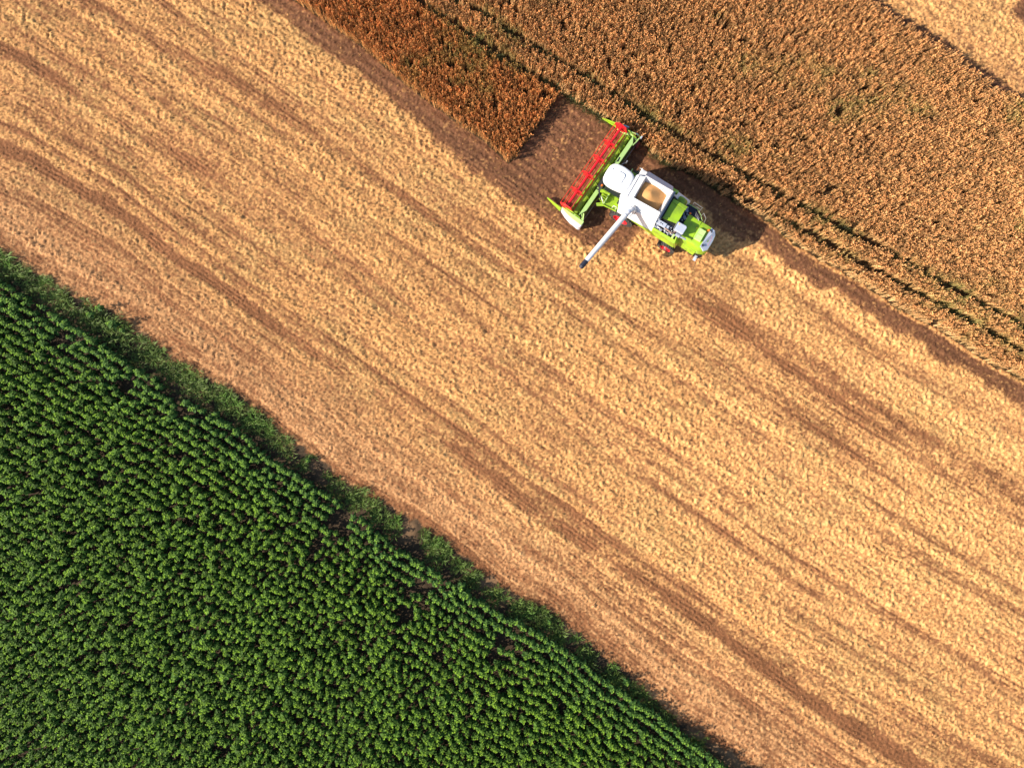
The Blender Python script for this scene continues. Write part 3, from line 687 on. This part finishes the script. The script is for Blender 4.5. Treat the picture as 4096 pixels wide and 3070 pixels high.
g = MB(); g.prism([(-3.0, .60), (-3.60, .58), (-3.70, .68), (-3.68, 1.18), (-3.02, 1.16)], 2.95, 3.42, .025); ab = g.build('air_filter_box', 'grey', root)
MB().box(-2.985, -2.945, .60, 1.14, 3.2, 3.40, .005).build('filter_clip', 'steel', ab); MB().cyl((-3.14, .72, 3.41), (-3.14, .72, 3.426), .045, n=10).build('label_plate', 'yellow', ab)
# --- engine hood: low-domed sheet with a fold
hd = MB()
def sheet(mb, rows, th=0.03):
    V = [[mb.b.verts.new(p) for p in r_] for r_ in rows]; Lo = [[mb.b.verts.new((p[0], p[1], p[2] - th)) for p in r_] for r_ in rows]
    for G, flip in ((V, False), (Lo, True)):
        for i in range(len(rows) - 1):
            for j in range(len(rows[0]) - 1):
                q = [G[i][j], G[i + 1][j], G[i + 1][j + 1], G[i][j + 1]]; mb.b.faces.new(q[::-1] if flip else q)
    R0 = [(i, 0) for i in range(len(rows))]; nr, nc = len(rows), len(rows[0])
    per = [(0, j) for j in range(nc)] + [(i, nc - 1) for i in range(1, nr)] + [(nr - 1, j) for j in range(nc - 2, -1, -1)] + [(i, 0) for i in range(nr - 2, 0, -1)]
    for k in range(len(per)):
        (a, c), (d, f) = per[k], per[(k + 1) % len(per)]; mb.b.faces.new([V[a][c], V[d][f], Lo[d][f], Lo[a][c]])
rows = []
for i in range(9):
    t = i / 8; x_ = -1.96 + t * (-2.98 + 1.96)
    rows.append([(x_, -.30 + (yl + .30) * k / 8, 3.42 + .045 * math.sin(math.pi * k / 8) - .05 * t) for k in range(9) for yl in [(.93 - .17 * t)]])
sheet(hd, rows, .05); hd.build('engine_hood', 'green', root, smooth=True)
MB().hexa([(-1.96, -.60, 3.22), (-3.05, -.62, 3.16), (-3.02, -.315, 3.2), (-1.96, -.315, 3.2), (-1.96, -.58, 3.38), (-3.05, -.60, 3.33), (-3.02, -.325, 3.42), (-1.96, -.325, 3.42)], .01).build('engine_hood', 'green', root, label='narrow folded right strip of the hood')
MB().box(-3.0, -1.95, -.62, .95, 2.72, 3.15).build('cooler', 'black', root)
# rounded green tank on the right
g = MB(); n = 14; rows = []
for k in range(n + 1):
    a = math.radians(12 + 156 * k / n); x_ = -2.54 + math.cos(a) * .47; rows.append([(x_, y_, 2.1 + math.sin(a) * .62 - (0.06 if j in (0, 6) else 0)) for j, y_ in enumerate([-1.26 + .10 * q for q in range(7)])])
sheet(g, rows, .04); g.build('fender', 'green2', root, smooth=True)

# --- dark rear deck with rails, ladder and hoses
DZ = 2.62
MB().prism([(-3.0, -1.02), (-3.74, -1.02), (-4.40, -.50), (-4.40, -.42), (-3.48, -.42), (-3.48, .55), (-3.0, .55)], 2.4, DZ, .01).build('rear_deck', 'navy', root)
MB().tube([(-3.0, -1.05, DZ + .02), (-3.76, -1.06, DZ + .02), (-4.2, -.80, DZ + .02), (-4.46, -.50, DZ + .02)], .025, 6).build('deck_rim', 'palegreen', root)
g = MB()
for i in range(4): g.tube([(-3.76 - .11 * i, -.86 + .07 * i, DZ + .02), (-3.80 - .11 * i, -.72 + .07 * i, DZ + .22), (-3.86 - .11 * i, -.50 + .05 * i, DZ + .18), (-3.9 - .11 * i, -.46, DZ)], .016, 6)
g.build('ladder', 'steel', root)
g = MB(); g.tube([(-3.30, -1.04, DZ), (-3.30, -1.14, DZ + .55), (-3.95, -1.10, DZ + .55), (-3.95, -.95, DZ)], .018, 6).tube([(-4.2, -.78, DZ), (-4.22, -.84, DZ + .5), (-4.52, -.62, DZ + .5), (-4.62, -.42, DZ + .1)], .018, 6).tube([(-3.30, -1.09, DZ + .28), (-3.95, -1.03, DZ + .28)], .014, 6)
g.build('guard_rail', 'steel', root)
g = MB()
for i in range(16):
    x_, y_ = rq.uniform(-3.35, -3.05), rq.uniform(-.75, .2); s_ = rq.uniform(.05, .12); g.box(x_, x_ + s_, y_, y_ + s_, DZ, DZ + rq.uniform(.06, .25), .008)
g.cyl((-3.15, -.5, DZ), (-3.15, -.5, DZ + .3), .09, n=12).cyl((-3.25, -.05, DZ), (-3.25, -.05, DZ + .26), .11, n=12); g.build('pump_block', 'grey2', root)
g = MB()
for c in ((-3.33, .07), (-3.38, -.02), (-3.12, -.72), (-3.4, -.3)): g.ball((c[0], c[1], DZ + .26), .045)
g.build('pump_fittings', 'steel', root)
MB().ball((-3.46, -.46, 2.90), .06, 1.4, 1, 1).build('side_lamp', 'orange', root)

# --- rear hood (top sheet, rounded edges, sloping flanks)
g = MB(); rows = []
prof = [(-.52, 1.75), (-.50, 2.35), (-.47, 2.66), (-.40, 2.77), (-.1, 2.80), (.3, 2.81), (.8, 2.80), (1.08, 2.76), (1.20, 2.66), (1.27, 2.35), (1.36, 1.90)]
for t, zo, yo in [(-3.42, 0, 0), (-3.9, 0, 0), (-4.4, 0, .01), (-4.9, 0, .02), (-5.25, 0, .03), (-5.5, -.10, .04), (-5.72, -.30, .05), (-5.86, -.62, .06)]:
    sq = 1.0 if t > -5.3 else 1 - (abs(t) - 5.3) * .42
    rows.append([(t, .40 + (y_ + yo - .40) * sq, (z_ + zo) if z_ > 2 else z_) for y_, z_ in prof])
sheet(g, rows, .03); rh = g.build('rear_hood', 'green', root, smooth=True)
g = MB().prism([(-5.22, -.36), (-5.50, -.33), (-5.72, -.12), (-5.78, .3), (-5.76, 1.0), (-5.55, 1.22), (-5.16, 1.10)], [2.74, 2.66, 2.40, 2.38, 2.40, 2.5, 2.72], [2.835, 2.80, 2.62, 2.60, 2.60, 2.66, 2.835], .012)
rp = g.build('rear_panel', 'grey', root)
g = MB()
for (x_, y_) in ((-5.30, -.18), (-5.35, -.10), (-5.31, 1.0), (-5.27, .93)): MB().cyl((x_, y_, 2.78), (x_ - .0, y_, 2.86), .04, n=12).build('rear_lamp', 'black', rp)
MB().tube([(-5.50, .10, 2.80), (-5.57, .20, 2.77), (-5.60, .5, 2.745), (-5.6, .78, 2.74)], .006, 4).build('red_stripe', 'red', rp)
g = MB(); g.box(-5.00, -4.50, .08, .88, 2.79, 2.98, .012); vb = g.build('vent_box', 'palegreen', rh)
g = MB(); g.box(-4.95, -4.55, .49, .505, 2.98, 2.992).box(-4.53, -4.515, .10, .86, 2.975, 2.99).build('lid_seam', 'green2', vb)
MB().cyl((-5.12, -.10, 2.8), (-5.12, -.10, 2.93), .075, n=14).ball((-5.12, -.10, 2.93), .075).build('rear_beacon', 'orange', root, smooth=True)
MB().cyl((-4.28, .06, 2.80), (-4.28, .06, 2.817), .05, n=10).build('filler_cap', 'green2', rh); MB().box(-4.38, -4.31, .10, .17, 2.80, 2.815).build('label_plate', 'yellow', rh)
g = MB(); g.box(-4.42, -4.405, -.40, 1.06, 2.795, 2.822).box(-5.1, -3.6, -.385, -.37, 2.76, 2.786)
g.build('panel_seam', 'green2', rh)
# lower left flank panel
g = MB().hexa([(-3.62, 1.25, 1.35), (-5.30, 1.25, 1.5), (-5.20, 1.50, 1.55), (-3.66, 1.36, 1.45), (-3.56, 1.15, 2.18), (-5.2, 1.15, 2.15), (-5.18, 1.42, 2.12), (-3.60, 1.30, 2.15)], .02); g.build('flank_panel', 'green2', root)
# chopper and bracket at the tail
MB().box(-5.75, -4.9, -.35, 1.35, .9, 1.75, .04).build('straw_chopper', 'black', root)
g = MB(); g.box(-5.55, -5.35, 1.42, 1.80, 1.60, 1.68, .01).cyl((-5.45, 1.62, 1.68), (-5.45, 1.62, 1.82), .06, n=10); g.build('tail_bracket', 'grey', root)
g = MB(); g.tube([(-5.58, 1.62, 1.65), (-5.66, 1.95, 1.66), (-5.72, 2.34, 1.60)], .014, 6).ball((-5.72, 2.36, 1.6), .03).tube([(-5.6, 1.45, 1.7), (-5.75, 1.35, 1.6), (-5.85, 1.2, 1.5)], .02, 6); g.build('marker_rod', 'black', root)
MB().tube([(-5.72, -.35, 1.8), (-5.70, -.75, 1.9)], .012, 6).build('marker_rod', 'steel', root)

# --- unloading auger
g = MB(); g.cyl((.20, 1.52, 3.72), (1.02, 6.10, 3.98), .185, .165, n=24); ua = g.build('unloading_auger', 'white', root, smooth=True)
g = MB(); g.cyl((1.02, 6.10, 3.98), (1.10, 6.56, 3.97), .172, .178, n=24).cyl((1.08, 6.46, 3.97), (1.11, 6.62, 3.86), .176, .165, n=24); g.build('spout', 'navy', ua, smooth=True, label='dark rubber end of the unloading auger')
g = MB(); g.tube([(-.05, 1.42, 3.0), (-.02, 1.42, 3.35), (.04, 1.44, 3.58), (.13, 1.50, 3.69), (.25, 1.75, 3.73)], [.21, .21, .205, .2, .195], 20); g.build('elbow', 'white', ua, smooth=True)
g = MB(); g.cyl((.25, 1.74, 3.735), (.27, 1.90, 3.745), .205, n=24).cyl((.32, 2.1, 3.755), (.33, 2.16, 3.76), .197, n=24); g.build('flange', 'grey', ua, smooth=True)
g = MB(); g.cyl((-.12, 1.50, 3.72), (-.02, 2.05, 3.72), .03, n=8).box(-.16, -.02, 1.44, 1.60, 3.5, 3.8, .01); g.build('hydraulic_ram', 'steel', ua)
g = MB(); g.tube([(.08, 1.85, 3.66), (.45, 4.0, 3.76), (.62, 4.9, 3.82)], .014, 6); g.build('hose', 'grey2', ua)
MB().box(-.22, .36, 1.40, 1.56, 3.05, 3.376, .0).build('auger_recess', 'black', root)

# --- cab
g = MB()
def cab_ring(sc_x, sc_y, z_, pw=3.2, cx=1.93, cy=.15, ax=.96, ay=.845, n=44):
    out = []
    for k in range(n):
        a = 2 * math.pi * k / n; c_, s_ = math.cos(a), math.sin(a)
        rx = abs(c_) ** (2 / pw) * (1 if c_ > 0 else -1); ry = abs(s_) ** (2 / pw) * (1 if s_ > 0 else -1)
        wy = ay * (1.0 if rx > -.2 else .97)
        out.append((cx + rx * ax * sc_x + (-.02), cy + ry * wy * sc_y, z_ - .03 * abs(ry) - .06 * max(rx, 0) * 1.0))
    return out
rg = [cab_ring(.97, .97, 3.38), cab_ring(1.0, 1.0, 3.44), cab_ring(1.0, 1.0, 3.54), cab_ring(.985, .98, 3.62), cab_ring(.94, .93, 3.675), cab_ring(.86, .85, 3.70), cab_ring(.6, .6, 3.72), cab_ring(.3, .3, 3.725)]
vr = [[g.b.verts.new(p) for p in r_] for r_ in rg]
for A_, B_ in zip(vr, vr[1:]):
    for k in range(44): g.b.faces.new([A_[k], A_[(k + 1) % 44], B_[(k + 1) % 44], B_[k]])
g.b.faces.new(vr[0][::-1]); g.b.faces.new(vr[-1])
roof = g.build('cab_roof', 'roofwhite', root, smooth=True)
g = MB(); hp = []
for k in range(32):
    a = 2 * math.pi * k / 32; c_, s_ = math.cos(a), math.sin(a); hp.append((1.93 + .33 * abs(c_) ** .45 * (1 if c_ > 0 else -1), .14 + .36 * abs(s_) ** .45 * (1 if s_ > 0 else -1)))
g.prism(hp, 3.68, 3.752, .0, .03); g.build('roof_hatch', 'roofwhite', roof)
g = MB(); g.tube([(1.03 + .0 * 0, -.50, 3.47), (.965, -.3, 3.50), (.955, .16, 3.52), (.97, .6, 3.50), (1.05, .85, 3.47), (1.16, .93, 3.42)], .022, 6); g.build('roof_gap_shadow', 'black', roof)  # black tube drawn as the shadow line behind the roof
MB().ball((2.55, -.15, 3.66), .035).build('antenna_base', 'grey2', roof)
g = MB().hexa([(1.15, -.52, 1.95), (2.62, -.48, 1.95), (2.62, .80, 1.95), (1.15, .84, 1.95), (1.12, -.52, 3.40), (2.60, -.46, 3.36), (2.60, .78, 3.36), (1.12, .84, 3.40)], .05)
g.hexa([(1.2, .84, 2.0), (2.45, .82, 2.0), (2.45, .86, 2.0), (1.2, .88, 2.0), (1.25, .82, 3.3), (2.4, .80, 3.3), (2.35, 1.08, 2.9), (1.25, 1.10, 2.9)])
cab = g.build('cab', 'glass', root)
g = MB()
for x_, y_ in ((1.14, -.54), (2.60, -.50), (2.60, .82), (1.14, .86), (1.85, .86), (1.85, -.54)): g.box(x_ - .04, x_ + .04, y_ - .035, y_ + .035, 1.9, 3.4)
g.build('window_frame', 'black', cab)
MB().box(1.1, 2.66, -.55, .87, 1.35, 1.95, .03).build('cab_floor', 'green2', root)
g = MB(); g.cyl((2.66, 1.03, 3.20), (2.66, 1.03, 3.30), .062, n=14).ball((2.66, 1.03, 3.30), .062).build('beacon', 'orange', root, smooth=True)
g = MB(); g.tube([(2.66, .92, 3.12), (2.70, 1.08, 3.1), (2.62, 1.35, 2.95), (2.45, 1.52, 2.6), (2.28, 1.58, 2.2)], .035, 8).box(2.60, 2.68, 1.18, 1.36, 2.62, 3.0, .02); g.build('mirror', 'navy', root, label='left mirror and arm')
g = MB(); g.tube([(2.66, -.6, 3.2), (2.68, -.75, 3.1), (2.58, -1.15, 2.95)], .022, 8).box(2.52, 2.62, -1.34, -1.12, 2.55, 2.95, .02); g.build('mirror', 'navy', root, label='right mirror and arm')
MB().box(1.98, 2.06, -1.42, -1.28, 2.6, 2.9, .015).build('work_lamp', 'steel', root); MB().tube([(2.3, -.55, 3.1), (2.2, -1.0, 2.95), (2.02, -1.3, 2.85)], .012, 6).build('lamp_arm', 'grey2', root)

# --- platforms and ladders
g = MB(); g.box(.92, 1.95, .86, 1.66, 1.82, 1.88, .01); pf = g.build('platform', 'green', root, label='left entry platform')
g = MB()
for i in range(11):
    for j in range(9):
        if (i + j) % 2: g.cyl((1.0 + i * .085, .95 + j * .08, 1.865), (1.0 + i * .085, .95 + j * .08, 1.892), .016, n=6)
g.build('tread_studs', 'green2', pf)
MB().hexa([(1.93, .95, 1.88), (1.99, .95, 1.88), (1.99, 1.62, 1.88), (1.93, 1.62, 1.88), (1.93, .95, 2.14), (1.99, .95, 2.14), (1.99, 1.62, 2.14), (1.93, 1.62, 2.14)], .01).build('kick_plate', 'palegreen', pf)
g = MB(); g.tube([(.98, 1.64, 1.92), (1.55, 1.70, 1.96), (2.0, 1.74, 1.96), (2.32, 1.88, 1.9)], .045, 8).quad([(2.0, 1.5, 1.86), (2.45, 1.80, 1.80), (2.30, 1.98, 1.82), (1.9, 1.76, 1.87)], .02); g.build('platform_edge', 'green', pf)
g = MB(); g.box(2.02, 2.42, .92, 1.40, 1.50, 1.54, .005).box(2.02, 2.30, .95, 1.38, 1.2, 1.24, .005)
for y_ in (1.0, 1.16, 1.32): g.box(2.0, 2.42, y_, y_ + .04, 1.5, 1.72, .003)
g.build('step', 'green2', pf)
g = MB(); g.tube([(2.0, 1.6, 1.9), (2.12, 1.62, 2.35), (2.38, 1.42, 2.5)], .030, 8).tube([(1.05, 1.58, 1.88), (1.08, 1.60, 2.6), (1.3, 1.62, 2.62), (1.32, 1.60, 1.88)], .022, 8); g.build('hand_rail', 'white', pf)
MB().tube([(2.0, .90, 2.0), (1.9, .94, 2.55), (1.5, .93, 2.62), (1.2, .92, 2.5)], .024, 8).build('hand_rail', 'green', pf)
g = MB(); g.box(.95, 1.45, -1.30, -.6, 1.86, 1.92, .01); pr = g.build('platform', 'green', root, label='small right platform')
MB().box(1.40, 1.47, -1.34, -.75, 1.92, 2.3, .01).build('kick_plate', 'palegreen', pr)
MB().tube([(.98, -1.20, 1.9), (1.02, -1.28, 3.2), (.86, -1.30, 3.3), (.84, -1.22, 3.0)], .02, 6).build('hand_rail', 'steel', pr)
MB().hexa([(1.2, -.45, .95), (3.0, -.75, .55), (3.0, .55, .55), (1.2, .5, .95), (1.2, -.45, 1.7), (3.0, -.75, 1.15), (3.0, .55, 1.15), (1.2, .5, 1.7)], .02).build('feeder_house', 'black', root)
g = MB()
for i in range(5): g.tube([(2.4 + rq.uniform(-.1, .1), rq.uniform(.45, .9), 1.6), (2.7, rq.uniform(.4, 1.0), 1.35), (2.95, rq.uniform(.2, .9), 1.1)], .02, 6)
g.build('hydraulic_hoses', 'black', root)

# --- header: its own frame, reel axis at the origin
HD = Matrix.Translation((3.86, -.45, 0)) @ Matrix.Rotation(math.radians(-4.55), 4, 'Z')
def hbuild(mb, name, m, parent, **k):
    mb.b.transform(HD); return mb.build(name, m, parent, **k)
g = MB(); g.hexa([(-1.42, -3.55, .42), (-1.30, -3.55, .35), (-1.30, 3.42, .35), (-1.42, 3.42, .42), (-1.22, -3.55, .95), (-1.12, -3.55, .95), (-1.12, 3.42, .95), (-1.22, 3.42, .95)], .008)
g.quad([(-1.30, -3.55, .36), (-1.30, 3.42, .36), (-.36, 3.42, .20), (-.36, -3.55, .20)][::-1], .03)
head = hbuild(g, 'header', 'table', root, label='wide cutting header at the front')
g = MB(); g.prism([(-1.00, -3.50), (-1.30, -3.02), (-1.30, 2.72), (-1.02, 3.38)][::-1], .96, [1.10, 1.03, 1.03, 1.10][::-1], .012); hbuild(g, 'top_beam', 'palegreen', head)
g = MB(); g.box(-1.52, -1.46, -3.55, 3.35, .52, .58); hbuild(g, 'rear_tube', 'yellow' if 0 else 'rust', head)
g = MB(); g.box(-.40, -.30, -3.52, 3.42, .22, .30, .01).box(-.30, -.27, -3.5, 3.4, .24, .27); hbuild(g, 'knife_bar', 'green2', head)
g = MB()
for i in range(90): y_ = -3.46 + i * .077; g.prism([(-.27, y_ - .02), (-.17, y_), (-.27, y_ + .02)], .24, .255)
hbuild(g, 'knife_fingers', 'steel', head)
g = MB(); g.cyl((-.73, -3.42, .58), (-.73, 3.32, .58), .205, n=24); aug = hbuild(g, 'auger', 'green2', head, smooth=True)
g = MB()
for a0, a1, sgn in ((-3.40, -.65, 1), (3.30, .55, -1)):
    n = 150; prev = None
    for k in range(n + 1):
        t = k / n; y_ = a0 + (a1 - a0) * t; a = sgn * t * 5.0 * 2 * math.pi; c_, s_ = math.cos(a), math.sin(a)
        cur = [g.b.verts.new((-.73 + c_ * r_, y_ + dy, .58 + s_ * r_)) for r_, dy in ((.20, -.008), (.255, -.005), (.255, .005), (.20, .008))]
        if prev:
            for j in range(4): g.b.faces.new([prev[j], prev[(j + 1) % 4], cur[(j + 1) % 4], cur[j]])
        prev = cur
hbuild(g, 'auger_flighting', 'green2', head)
g = MB()
for i in range(10): a = i * 2.2; y_ = -.55 + i * .11; g.cyl((-.73, y_, .58), (-.73 + math.cos(a) * .32, y_, .58 + math.sin(a) * .32), .014, n=6)
hbuild(g, 'auger_fingers', 'steel', head)
# reel
RZ = 1.22; g = MB(); g.cyl((0, -3.42, RZ), (0, 3.38, RZ), .105, n=20); reel = hbuild(g, 'reel', 'red', root, smooth=True, label='red tine reel of the header')
SPY = (-3.40, -1.98, -.68, .68, 2.05, 3.38); angs = [math.radians(12 + 60 * k) for k in range(6)]; RR = .52
for i, y_ in enumerate(SPY):
    g = MB(); end = i in (0, 5)
    for a in angs:
        c_, s_ = math.cos(a), math.sin(a); w_ = .10 if not end else .16
        g.hexa([(c_ * .06 - s_ * w_, y_ - .02, RZ + s_ * .06 + c_ * w_), (c_ * RR - s_ * .03, y_ - .02, RZ + s_ * RR + c_ * .03), (c_ * RR + s_ * .03, y_ - .02, RZ + s_ * RR - c_ * .03), (c_ * .06 + s_ * w_, y_ - .02, RZ + s_ * .06 - c_ * w_),
                (c_ * .06 - s_ * w_, y_ + .02, RZ + s_ * .06 + c_ * w_), (c_ * RR - s_ * .03, y_ + .02, RZ + s_ * RR + c_ * .03), (c_ * RR + s_ * .03, y_ + .02, RZ + s_ * RR - c_ * .03), (c_ * .06 + s_ * w_, y_ + .02, RZ + s_ * .06 - c_ * w_)])
    pts = [Vector((math.cos(a) * RR, y_, RZ + math.sin(a) * RR)) for a in angs]
    for k in range(6): g.cyl(pts[k], pts[(k + 1) % 6], .022 if not end else .035, n=6)
    g.cyl((0, y_ - .05, RZ), (0, y_ + .05, RZ), .15, n=16)
    if end: g.prism([(math.cos(a) * .44, 0) for a in (0,)], 0, 0) if 0 else g.cyl((0, y_ - .012, RZ), (0, y_ + .012, RZ), .47, n=6)
    hbuild(g, 'spider', 'red', reel)
for a in angs:
    c_, s_ = math.cos(a), math.sin(a); g = MB(); g.cyl((c_ * RR, -3.42, RZ + s_ * RR), (c_ * RR, 3.40, RZ + s_ * RR), .022, n=8)
    for i in range(44):
        y_ = -3.32 + i * .153; g.cyl((c_ * RR, y_, RZ + s_ * RR), (c_ * RR - .03, y_, RZ + s_ * RR - .24), .007, n=4)
    hbuild(g, 'tine_bar', 'tine', reel)
# reel arms
g = MB(); g.tube([(0, -3.50, RZ), (-.6, -3.50, 1.28), (-1.25, -3.50, 1.0)], .045, 8); hbuild(g, 'reel_arm', 'green', head); g = MB(); g.tube([(0, 3.46, RZ), (-.6, 3.44, 1.28), (-1.22, 3.40, 1.0)], .045, 8); hbuild(g, 'reel_arm', 'green', head)
# end shields
sh = [(.30, 3.52), (.18, 3.62), (-.25, 3.80), (-.80, 3.93), (-1.50, 3.98), (-1.62, 3.90), (-1.62, 3.50)]
g = MB(); g.prism(sh[::-1], .12, [.62, .78, .80, .92, .98, .95, .60][::-1] if 0 else .92, .02, .02); es = hbuild(g, 'end_shield', 'white', head, label='white curved left end shield')
g = MB(); g.prism([(.26, 3.46), (.12, 3.58), (-.25, 3.68), (-.80, 3.76), (-1.58, 3.78), (-1.60, 3.46)][::-1], .90, .97, .01); hbuild(g, 'end_shield', 'palegreen', head, label='green inner edge of the left end shield')
g = MB(); g.prism([(.20, -3.62), (-.1, -3.80), (-.42, -3.86), (-.42, -3.78), (-.1, -3.72), (.18, -3.56)], .15, 1.02, .006); hbuild(g, 'end_shield', 'grey', head, label='small grey right end shield')
g = MB(); g.box(-1.45, .30, -3.62, -3.56, .15, .72, .01).tube([(-.45, -3.62, .98), (-1.2, -3.78, .90), (-1.52, -3.80, .8)], .03, 6).tube([(-1.46, -3.80, .82), (-1.42, -3.3, .9), (-1.35, -2.95, .98)], .045, 6).tube([(-.6, -3.60, .98), (-1.0, -3.48, 1.0), (-1.34, -3.40, .9)], .03, 6).tube([(-.72, -3.6, .95), (-1.25, -3.5, .9), (-1.42, -3.45, .8)], .025, 6)
hbuild(g, 'end_frame', 'palegreen', head)
g = MB(); g.box(-1.45, .30, 3.44, 3.50, .15, .80, .01).tube([(-1.0, 3.36, 1.05), (-.75, 3.44, 1.02)], .03, 6).tube([(-1.26, 3.0, .98), (-1.50, 3.45, .9)], .045, 6).tube([(-1.16, 3.1, .98), (-1.42, 3.46, .9)], .03, 6); hbuild(g, 'end_frame', 'palegreen', head)
g = MB(); g.box(-1.58, -1.48, -3.86, -3.70, .70, .95, .01).box(-1.25, -1.05, -3.84, -3.76, .8, .92, .01); hbuild(g, 'bracket', 'grey', head)
g = MB(); g.hexa([(-1.50, -3.55, .35), (-1.72, -3.55, .35), (-1.72, -3.1, .35), (-1.50, -3.1, .35), (-1.48, -3.55, .70), (-1.58, -3.55, .7), (-1.58, -3.1, .7), (-1.48, -3.1, .7)], .01); hbuild(g, 'chain_guard', 'darkred', head)
for sy, yy, tip in ((1, 3.58, 3.36), (-1, -3.66, -3.58)):
    g = MB(); g.hexa([(.28, yy - .09, .30), (.28, yy + .09, .30), (1.58, tip + .02, .14), (1.58, tip - .02, .14), (.28, yy - .05, .84), (.28, yy + .05, .84), (1.60, tip + .012, .36), (1.60, tip - .012, .36)][0:4] + [(.28, yy - .05, .84), (.28, yy + .05, .84), (1.60, tip + .012, .36), (1.60, tip - .012, .36)], .012)
    g.tube([(.5, yy - .12 * sy, .62), (1.0, yy - .16 * sy, .5), (1.45, tip - .03 * sy, .34)], .016, 6)
    hbuild(g, 'crop_divider', 'green', head, label='left pointed crop divider' if sy > 0 else 'right pointed crop divider')
g = MB(); g.tube([(-1.30, 3.3, .4), (-1.42, 1.6, .5), (-1.55, .9, .6)], .02, 6); hbuild(g, 'drive_shaft', 'yellow', head)

# --- grain heaped in the tank: a pile of its own
gn = 46; xs_ = np.linspace(T0 + .04, T1 - .04, gn); ys_ = np.linspace(TY0 + .04, TY1 - .04, gn); GX, GY = np.meshgrid(xs_, ys_)
rad = np.hypot((GX - (-.42)) * 1.0, (GY - .06) * 1.0)
GZ = 3.84 - .56 * rad - .04 * np.exp(-(rad / .12) ** 2) + .02 * vn(GX.ravel() * 5, GY.ravel() * 5, 9).reshape(GX.shape)
GZ = np.maximum(GZ, 3.05); ii = np.arange(gn * gn).reshape(gn, gn)
top = np.stack([GX.ravel(), GY.ravel(), GZ.ravel()], 1); bot = top.copy(); bot[:, 2] = 2.92
Ft = np.stack([ii[:-1, :-1], ii[:-1, 1:], ii[1:, 1:], ii[1:, :-1]], -1).reshape(-1, 4); Fb = Ft[:, ::-1] + gn * gn
rim = np.concatenate([ii[0, :], ii[1:, -1], ii[-1, :-1][::-1], ii[1:-1, 0][::-1]]); nxr = np.roll(rim, -1)
Fs_ = np.stack([rim, rim + gn * gn, nxr + gn * gn, nxr], -1)
gp = np_mesh('grain_pile', np.concatenate([top, bot]), np.concatenate([Ft, Fb, Fs_]), None, M['grain'], smooth=False)
gp.data.polygons.foreach_set('use_smooth', np.ones(len(gp.data.polygons), dtype=bool))
gp.location = root.location; gp.rotation_euler = root.rotation_euler
tag(gp, 'cone of golden grain heaped inside the open tank of the combine', 'grain')
